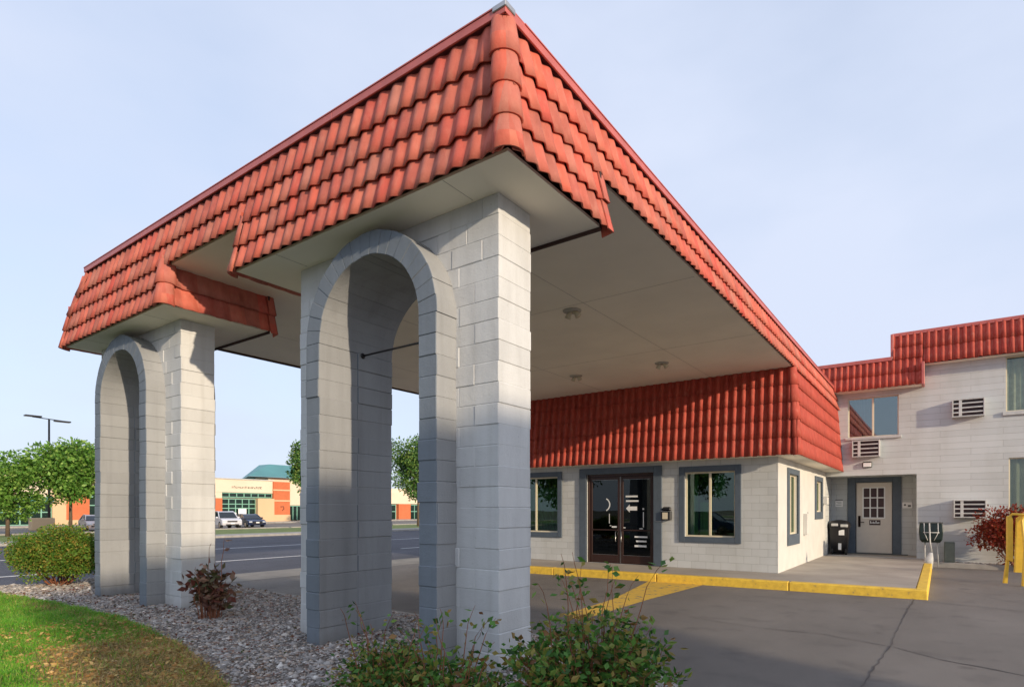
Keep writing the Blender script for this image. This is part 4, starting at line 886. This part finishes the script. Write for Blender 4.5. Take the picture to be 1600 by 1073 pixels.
# ================================================================ VEGETATION
def crown_points(blobs, n, rg, shell=.55):
    """points in/on irregular ellipsoid clumps; blobs (x,y,z,rx,ry,rz)"""
    B = np.array(blobs, float); vol = (B[:, 3]*B[:, 4]*B[:, 5])**(2/3); k = rg.choice(len(B), n, p=vol/vol.sum())
    d = rg.normal(size=(n, 3)); d /= np.linalg.norm(d, axis=1)[:, None]; r = rg.uniform(shell, 1.05, n)**.8
    return B[k, :3]+d*r[:, None]*B[k, 3:], d
def subblobs(c, R_, n, rg, f=.42):
    d = rg.normal(size=(n, 3)); d /= np.linalg.norm(d, axis=1)[:, None]; r = rg.uniform(.35, .85, n)
    C = np.array(c)+d*r[:, None]*np.array(R_); s = rg.uniform(.6, 1.15, n)[:, None]*f*np.array(R_).mean()*np.array([1, 1, .8])
    return np.hstack([C, np.broadcast_to(s, (n, 3))])
def tree(name, x, y, h, cr, cz, label, group, mat, n=6000, leaf=.25, nb=26, seed=1, gz=.1, tr=.13, cat='tree', flat=1.0):
    rg = np.random.default_rng(seed); r = empty(name, (x, y, gz), label, cat, group)
    B = subblobs((x, y, gz+cz), cr, nb, rg); 
    P, d = crown_points(B, n, rg, .35); V, F = leaves(P, leaf, .6, d, .9, rg); raw_mesh('crown', V, F, mat, r)
    b = MB(); rd = random.Random(seed); b.tube([(x, y, gz-.1), (x+.03, y, gz+cz*.45), (x-.05, y+.05, gz+cz)], [tr, tr*.8, tr*.4], 8)
    for i in range(min(nb, 10)):
        q = B[i]; z0 = gz+cz*rd.uniform(.4, .8); b.tube([(x, y, z0), ((x+q[0])/2, (y+q[1])/2, (z0+q[2])/2+.1), (q[0], q[1], q[2])], [tr*.45, tr*.3, tr*.1], 6)
    b.build('trunk', M['bark'], r, True); return r
VG = 'trees across the street'; TY1, TY2, TY3 = 33.0, 46.4, 36.0
tree('tree', -50.5, 15.6, 7.6, (3.0, 2.9, 3.0), 4.6, 'round green street tree in front of the tan wall, left of the far pier', VG, M['leafA'], 9000, .28, 34, 11)
tree('tree', -50.2, 12.0, 5.4, (1.9, 2.0, 2.4), 3.3, 'small green street tree cut by the left edge of the photo', VG, M['leafA'], 6000, .24, 22, 12)
tree('tree', -47.0, TY1, 10, (2.0, 2.0, 3.6), 5.6, 'narrow dark tree at the left edge of the near pier, before the orange shop corner', VG, M['leafC'], 9000, .26, 34, 13)
tree('tree', -46.5, TY2, 12, (3.0, 3.6, 4.2), 6.0, 'tall full green tree seen through the arch of the near pier', VG, M['leafC'], 12000, .27, 40, 14)
tree('tree', -110, TY3, 12, (6, 6, 4.5), 8.0, 'distant rounded tree behind the roof of the plaza, beside the far pier', VG, M['leafB'], 6000, .55, 26, 15)
tree('tree', -125, 26, 12, (8, 8, 4), 6.0, 'distant low tree showing at the left edge behind the plaza', VG, M['leafA'], 5000, .6, 26, 16)
# clipped bush beside the far pier
def bush(name, x, y, z, rx, ry, rz, label, mat, n, leaf, seed, cat='bush', group=None, nb=40, twigm='twig'):
    rg = np.random.default_rng(seed); r = empty(name, (x, y, z), label, cat, group)
    d = rg.normal(size=(nb, 3)); d[:, 2] = np.abs(d[:, 2])*.9-.25; d /= np.linalg.norm(d, axis=1)[:, None]
    C = np.array([x, y, z+rz*.50])+d*np.array([rx, ry, rz*.5])*rg.uniform(.55, .82, nb)[:, None]; s = rg.uniform(.25, .42, nb)[:, None]*np.array([rx, ry, rz*.6])
    P, dd = crown_points(np.hstack([C, s]), n, rg, .55); k = P[:, 2] > z+.03; V, F = leaves(P[k], leaf, .6, dd[k], .8, rg); raw_mesh('foliage', V, F, mat, r)
    b = MB(); rd = random.Random(seed)
    for i in range(24): q = C[i % nb]; b.tube([(x+rd.gauss(0, .05), y+rd.gauss(0, .05), z-.03), ((x+q[0])/2, (y+q[1])/2, z+(q[2]-z)*.35), tuple(q)], [.018, .013, .006], 5)
    b.build('stems', M[twigm], r, True); return r
bush('clipped_bush', -14.6, 4.3, .22, 0.9, .8, 1.27, 'dense clipped green bush standing left of the far pier', M['leafH'], 36000, .05, 31, nb=90)
bush('red_bush', 1.95, 23.35, .1, 1.25, .6, 1.78, 'dark red leafy bush against the wing wall behind the yellow barrier', M['leafR'], 9000, .085, 32, nb=50)
def stemmy(name, x, y, z, label, n_st, hh, spread, mat, leaf, lps, seed, cat='shrub', lean=(0, 0), stem_r=.006, tall=0, twigm='twig', low=.15, grp=None):
    rg = np.random.default_rng(seed); rd = random.Random(seed); r = empty(name, (x, y, z), label, cat, grp); b = MB(); PT = []; DR = []
    for i in range(n_st):
        a = rd.uniform(0, 6.283); rr = spread*math.sqrt(rd.random()); H = hh*rd.uniform(.55, 1.0)*(1-.35*(rr/spread)**2)
        if i < tall: H = hh*rd.uniform(1.15, 1.45); rr *= .8
        bx, by_ = x+rr*.45*math.cos(a), y+rr*.45*math.sin(a); ex, ey = x+rr*math.cos(a)+lean[0]*H, y+rr*math.sin(a)+lean[1]*H
        pts = []; K = 7; wob = rd.uniform(-.05, .05)
        for k in range(K+1):
            t = k/K; pts.append((bx+(ex-bx)*t**1.4+rd.gauss(0, .008)+wob*math.sin(t*4), by_+(ey-by_)*t**1.4+rd.gauss(0, .008), z-.04+H*math.sin(t*1.35)/math.sin(1.35)))
        b.tube(pts, [stem_r*(1-.75*k/K) for k in range(K+1)], 5, cap=False)
        nl = int(lps*(.35 if i < tall else 1)); T = rg.uniform(low, 1.0, nl)*K
        for t in T:
            k = min(int(t), K-1); f = t-k; p = np.array(pts[k])*(1-f)+np.array(pts[k+1])*f; q = rg.normal(size=3); q[2] = q[2]*.5+.15; q /= np.linalg.norm(q); PT.append(p+q*rg.uniform(.0, .05 if i < tall else .09)); DR.append(q)
    V, F = leaves(np.array(PT), leaf, .55, np.array(DR), .5, rg); raw_mesh('foliage', V, F, mat, r); b.build('stems', M[twigm], r, True); return r
gr = 'leafy shrubs at the foot of the near pier'
stemmy('leafy_shrub', -2.90, 3.15, .27, 'sprawling green shrub in front of the bright corner of the near pier', 75, .60, .60, M['leafF'], .065, 32, 41, tall=13, grp=gr)
stemmy('leafy_shrub', -2.08, 3.88, .27, 'dense taller shrub right of the near pier, before the yellow stripe', 120, .90, .68, M['leafF'], .07, 38, 42, tall=12, grp=gr)
stemmy('leafy_shrub', -3.44, 3.08, .27, 'low small-leaved shrub before the arch of the near pier', 95, .62, .46, M['leafF'], .048, 40, 43, tall=7, grp=gr)
stemmy('withered_shrub', -8.45, 4.25, .27, 'withered reddish brown shrub in the gravel between the two piers', 38, .92, .36, M['leafD'], .12, 12, 44, tall=2, low=.35, stem_r=.008)

# ================================================================ ACROSS THE STREET
PX = -81; pl = empty('shopping_plaza', (PX-6, 40, .02), 'orange brick and cream plaza with green window frames and teal roof across the street', 'building')
def fbox(name, mat, y0, y1, z0, z1, x0=-6, x1=0, parent=None, bv=0):
    b = MB(); b.box(PX+x0, PX+x1, y0, y1, CZ+z0, CZ+z1, bv=bv); return b.build(name, mat, parent or pl)
b = MB(); b.box(PX-20, PX-.3, 14, 84, 0, CZ+4.0); b.build('rear_wall', M['fcream'], pl)
fbox('fascia', M['fcream'], 41.0, 50.25, 2.55, 4.45, -.5, .25); b = MB(); b.box(PX-.6, PX+.4, 40.9, 50.35, CZ+4.4, CZ+4.52); b.build('coping', M['lgrey'], pl)
fbox('brick_pier', M['orange'], 50.25, 53.0, -.65, 4.3, -.6, .5); fbox('brick_pier', M['orange'], 40.6, 42.6, -.3, 1.7, -.6, .3); fbox('brick_pier', M['fcream'], 40.6, 42.6, 1.7, 4.3, -.6, .2)
fbox('stone_base', M['ftan'], 50.2, 53.05, -1.83, -.65, -.6, .55); fbox('stone_base', M['ftan'], 40.6, 42.6, -1.83, -.3, -.6, .35)
for z_ in (1.45, 3.05): fbox('stone_band', M['ftan'], 50.2, 53.05, z_-.1, z_+.1, -.6, .56)
fbox('tan_wall_panel', M['ftan'], 47.6, 50.2, -1.83, 1.75, -.5, .8)
def shopfront(y0, y1, z0, z1, ny, zs_, poster=False):
    b = MB(); b.box(PX-.05, PX+.05, y0, y1, CZ+z0, CZ+z1); w = b.build('shop_window', M['fglass'], pl); b = MB()
    for i in range(ny+1): yy_ = y0+(y1-y0)*i/ny; b.box(PX+.05, PX+.13, yy_-.06, yy_+.06, CZ+z0, CZ+z1)
    for z_ in zs_: b.box(PX+.05, PX+.12, y0, y1, CZ+z_-.06, CZ+z_+.06)
    b.build('window_frame', M['gframe'], w)
    if poster: b = MB(); b.box(PX+.13, PX+.15, y0+2.4, y0+3.6, CZ-.5, CZ+.25); b.box(PX+.13, PX+.15, y0+1.2, y0+2.1, CZ-.6, CZ-.3); b.build('poster', M['white'], w)
shopfront(42.6, 50.2, 1.85, 2.5, 7, (1.88, 2.47)); shopfront(42.6, 47.6, -1.2, 1.68, 5, (1.62, .9, .3, -1.1), True)
shopfront(53.05, 55.2, -1.5, .75, 3, (.7,)); 
fbox('fascia', M['fcream'], 53.0, 60, .8, 4.2, -.5, .2)
b = MB(); b.quad((PX+.5, 46.3, CZ+4.95), (PX+.5, 60.5, CZ+4.95), (PX-5, 57, CZ+7.3), (PX-5, 53, CZ+7.3)); b.quad((PX+.5, 46.3, CZ+4.95), (PX-5, 53, CZ+7.3), (PX-8, 53, CZ+7.3), (PX-10, 51, CZ+4.95)); b.quad((PX+.5, 60.5, CZ+4.95), (PX-10, 60.5, CZ+4.95), (PX-8, 57, CZ+7.3), (PX-5, 57, CZ+7.3)); b.quad((PX-5, 53, CZ+7.3), (PX-5, 57, CZ+7.3), (PX-8, 57, CZ+7.3), (PX-8, 53, CZ+7.3))
b.quad((PX+.5, 46.3, CZ+4.93), (PX-10, 51, CZ+4.93), (PX-10, 60.5, CZ+4.93), (PX+.5, 60.5, CZ+4.93)); b.build('hip_roof', M['teal'], pl)
b = MB(); b.box(PX-4, PX-.5, 50.0, 59.5, CZ+4.0, CZ+4.93); b.build('upper_wall', M['fcream'], pl)
b = MB(); rd = random.Random(5); yy_ = 44.0
while yy_ < 48.4:
    w_ = rd.uniform(.08, .22); h0 = rd.uniform(.18, .3); b.box(PX+.25, PX+.29, yy_, yy_+w_*.35, CZ+3.15, CZ+3.15+h0)
    if rd.random() < .6: b.box(PX+.25, PX+.285, yy_, yy_+w_, CZ+3.15+h0-.06, CZ+3.15+h0)
    if rd.random() < .4: b.box(PX+.25, PX+.285, yy_, yy_+w_, CZ+3.15, CZ+3.2)
    yy_ += w_+.09
b.build('shop_lettering', M['black'], pl)
b = MB(); b.tube([(PX+.52, 51.4, CZ+.55), (PX+.52, 51.9, CZ+.6), (PX+.52, 51.95, CZ+.2), (PX+.52, 51.7, CZ+.0)], .06, 6); b.build('brick_emblem', M['maroon'], pl, True)
# left half of the plaza
fbox('brick_wall', M['orange'], 24.5, 26.8, -1.1, 2.0, -.5, .3); fbox('brick_wall', M['orange'], 24.5, 26.8, 2.0, 4.1, -.5, .2); fbox('fascia', M['fcream'], 26.0, 31.0, 2.5, 4.25, -.5, .35); fbox('tan_wall_panel', M['ftan'], 23.2, 24.5, -1.83, 3.4, -.5, .4); fbox('stone_base', M['ftan'], 24.5, 26.8, -1.83, -1.1, -.5, .35)
shopfront(26.8, 31, -1.6, 2.45, 4, (1.6, .6, -1.5)); shopfront(18.5, 23.2, -1.7, 1.0, 5, (.9, -.2, -1.6)); fbox('fascia', M['teal'], 16, 23.2, 1.0, 1.5, -.5, .9); fbox('fascia', M['fcream'], 16, 23.2, 1.5, 3.4, -.5, .2)
for y_ in (14.8, 17.4): fbox('white_column', M['lgrey'], y_, y_+.4, -1.8, 1.0, .2, .7)
fbox('brick_wall', M['orange'], 75.5, 78.5, -1.83, 1.2, -.5, .4); fbox('fascia', M['fcream'], 60, 84, 1.2, 3.3, -.5, .3); shopfront(62, 75, -1.6, 1.1, 8, (1., -.2)); shopfront(78.7, 83, -1.6, 1.1, 4, (1., -.2))
b = MB(); b.box(PX+.5, PX+4.5, 14, 84, 0, .2, bv=.03); tag(b.build('plaza_pavement', M['conc']), kind='structure')
pb = empty('planter_box', (-66, 17.9, .02), 'low tan planter wall beside the parked pale car across the street', 'planter'); b = MB(); b.box(-66.3, -65.3, 17.3, 19.0, .02, 1.15, bv=.04); b.build('box', M['ftan'], pb); b = MB(); b.box(-66.2, -65.4, 17.4, 18.9, 1.14, 1.17); b.build('soil', M['soil'], pb)
lp = empty('street_lamp', (-75, 21.3, .02), 'tall black parking lot lamp with two flat heads above the round tree', 'street lamp')
b = MB(); b.tube([(-75, 21.3, 0), (-75, 21.3, CZ+9.5)], [.13, .09], 10); b.tube([(-75, 21.3, 0), (-75, 21.3, .7)], [.28, .28], 12); b.build('pole', M['black'], lp, True)
b = MB(); b.tube([(-75, 19.9, CZ+9.55), (-75, 22.9, CZ+9.4)], .05, 6); b.build('arm', M['black'], lp)
for y_, z_ in ((20.0, 9.62), (22.5, 9.35)): b = MB(); b.box(-75.3, -74.7, y_-.75, y_+.65, CZ+z_-.06, CZ+z_+.08, bv=.03); b.build('lamp_head', M['black'], lp)
# cars
def make_car(name, loc, rz, label, mat, kind):
    r = empty(name, (0, 0, 0), label, 'car', 'cars parked across the street')
    Lh = 2.3; Wd = .93
    if kind == 'suv': base = [(-2.35, .55), (-2.38, .95), (-2.25, 1.05), (-1.95, 1.10), (1.0, 1.08), (1.95, 1.00), (2.28, .86), (2.36, .60), (2.32, .38), (-2.3, .36)]; top = [(-2.2, 1.06), (-2.0, 1.55), (-1.6, 1.70), (.0, 1.72), (.35, 1.64), (1.1, 1.10)]; wr = .37
    else: base = [(-2.35, .50), (-2.36, .85), (-2.2, .93), (-1.6, .96), (.9, .93), (1.9, .82), (2.25, .70), (2.34, .50), (2.28, .28), (-2.3, .27)]; top = [(-1.95, .95), (-1.2, 1.34), (-.7, 1.42), (.0, 1.41), (.35, 1.32), (1.2, .94)]; wr = .33
    def loft(prof, widths, bld):
        i0 = len(bld.v); n = len(prof)
        for s_, k in widths:
            cx_ = sum(p[0] for p in prof)/n; cz_ = sum(p[1] for p in prof)/n
            for (x, z) in prof: bld.v.append((cx_+(x-cx_)*k, s_, cz_+(z-cz_)*(k if k > .97 else k)))
        for a in range(len(widths)-1):
            for i in range(n): j = (i+1) % n; q = i0+a*n; bld.f.append((q+i, q+j, q+n+j, q+n+i)); bld.mi.append(0)
        bld.f.append(tuple(i0+i for i in range(n))); bld.f.append(tuple(i0+(len(widths)-1)*n+i for i in range(n))[::-1]); bld.mi += [0, 0]
    b = MB(); loft(base, [(-Wd+.0, .95), (-Wd+.06, .985), (-Wd+.3, 1), (Wd-.3, 1), (Wd-.06, .985), (Wd, .95)], b)
    # roof shell
    rt = [p for p in top]; i0 = len(b.v); tw = [(x, z) for x, z in top]
    body = b.build('body', mat, r, True)
    body.data.polygons.foreach_set('use_smooth', [False]*len(body.data.polygons))
    b = MB(); n = len(top); W0, W1_ = Wd-.06, Wd-.22; zlo, zhi = top[0][1], max(p[1] for p in top)
    hw = [W0-(W0-W1_)*(p[1]-min(top[0][1], top[-1][1]))/(zhi-zlo) for p in top]
    for s_ in (-1, 1):
        for (x, z), w_ in zip(top, hw): b.v.append((x, s_*w_, z))
    for i in range(n-1): b.f.append((i, i+1, n+i+1, n+i)); b.mi.append(1 if 1 <= i < n-2 else 0)
    b.f.append(tuple(range(n))[::-1]); b.f.append(tuple(n+i for i in range(n))); b.mi += [0, 0]
    b.build('cabin', [M['cglass'], mat], r)
    b = MB()
    for s_ in (-1, 1):
        for i in (0, n-2): b.tube([(top[i][0], s_*hw[i], top[i][1]), (top[i+1][0], s_*hw[i+1], top[i+1][1])], .045, 6)
        for i in range(1, n-2): b.tube([(top[i][0], s_*hw[i], top[i][1]), (top[i+1][0], s_*hw[i+1], top[i+1][1])], .04, 6)
        m_ = (top[2][0]+top[0][0])/2+.8; b.tube([(m_, s_*(W0+.005), zlo), (m_, s_*(W1_+.01), zhi-.05)], .04, 6)
    b.build('pillars', mat, r)
    for sx_ in (-1.42, 1.45):
        for s_ in (-1, 1):
            b = MB(); b.tube([(sx_, s_*(Wd-.22), wr), (sx_, s_*(Wd+.01), wr)], wr, 20); wh = b.build('wheel', M['tyre'], r, True); b = MB(); b.tube([(sx_, s_*(Wd-.01), wr), (sx_, s_*(Wd+.02), wr)], wr*.62, 14); b.build('rim', M['steel'], wh)
    zf = base[6][1]-.05
    for s_ in (-1, 1): b = MB(); b.box(2.12, 2.36, s_*.52, s_*.86, zf-.12, zf+.02, bv=.04); b.build('headlight', M['lens'], r)
    b = MB(); b.box(2.28, 2.38, -.46, .46, zf-.14, zf+.0, bv=.02); b.box(2.25, 2.37, -.6, .6, .36, .48, bv=.02); b.build('grille', M['black'], r)
    b = MB(); b.box(2.36, 2.40, -.17, .17, .48, .6); b.build('licence_plate', M['white'], r)
    for s_ in (-1, 1): b = MB(); b.box(.75, .95, s_*(Wd-.02), s_*(Wd+.18), zlo-.02, zlo+.13, bv=.03); b.build('mirror', mat, r)
    for s_ in (-1, 1): b = MB(); b.box(-2.4, -2.3, s_*.55, s_*.88, zf, zf+.14, bv=.03); b.build('tail_light', M['flash'], r)
    r.location = loc; r.rotation_euler = (0, 0, rz); return r
make_car('parked_car', (-58.0, 30.9, .02), R(-12), 'white sport utility car parked facing the street beside the dark blue car', M['carw'], 'suv')
make_car('parked_car', (-60.5, 34.9, .02), R(-10), 'dark blue sedan parked to the right of the white car', M['carb'], 'sedan')
make_car('parked_car', (-62, 21.0, .02), R(-10), 'pale pinkish sedan parked before the orange wall, between round tree and far pier', M['carp'], 'sedan')

for px_, py_, h_, s_, lb in ((-24, -34, 10, 61, 'broad unseen tree added behind the viewer as a reflection for the lobby glass'), (-12, -38, 11, 62, 'tall unseen tree added behind the viewer for the lobby glass, nearest the shading block'), (-38, -30, 9, 63, 'smaller unseen tree added behind the viewer for the lobby glass, nearer the street')):
    tree('tree', px_, py_, h_, (4.5, 4.0, 3.8), h_*.55, lb, None, M['leafC'], 3500, .5, 24, s_, tr=.25)  # unseen trees, added to give the lobby glass something to reflect
make_car('parked_car', (-14.5, -12.5, .0), R(4), 'dark blue sport utility car standing behind the viewer, reflected in the lobby window', M['carb'], 'suv')
# unseen two-storey block, added behind the viewer to shade the foot of the piers
ob = empty('shading_block', (26, -4, 0), 'unseen two storey grey block with red eaves, added to shade the piers', 'building')
b = MB(); wh_ = [(-5.6+i*2.3, -4.1+i*2.3, z_, z_+1.5) for i in range(2) for z_ in (1.0, 4.4)]
wall_holes(b, (22, 0, 0), (0, 1, 0), -6.1, -1.2, 0, 8.4, wh_, .15, (1, 0, 0)); b.box(22.3, 30, -6.1, -1.2, 0, 8.4); b.build('wall', M['wall'], ob)
for h_ in wh_: b = MB(); b.box(22.1, 22.12, h_[0], h_[1], h_[2], h_[3]); b.build('window', M['fglass'], ob)
tiles('mansard_tiles', ob, M['tile2'], [dict(B0=(21.4, -.9, 8.3), B1=(21.4, -6.4, 8.3), up=(.25, 0, 1), n_rows=2, row=.45, per=.2, amp=.05, lift=.012, k0=90, seed=90, sp=4)])
b = MB(); b.box(21.6, 30.3, -6.4, -.9, 8.4, 9.1); b.build('roof', M['wood'], ob)
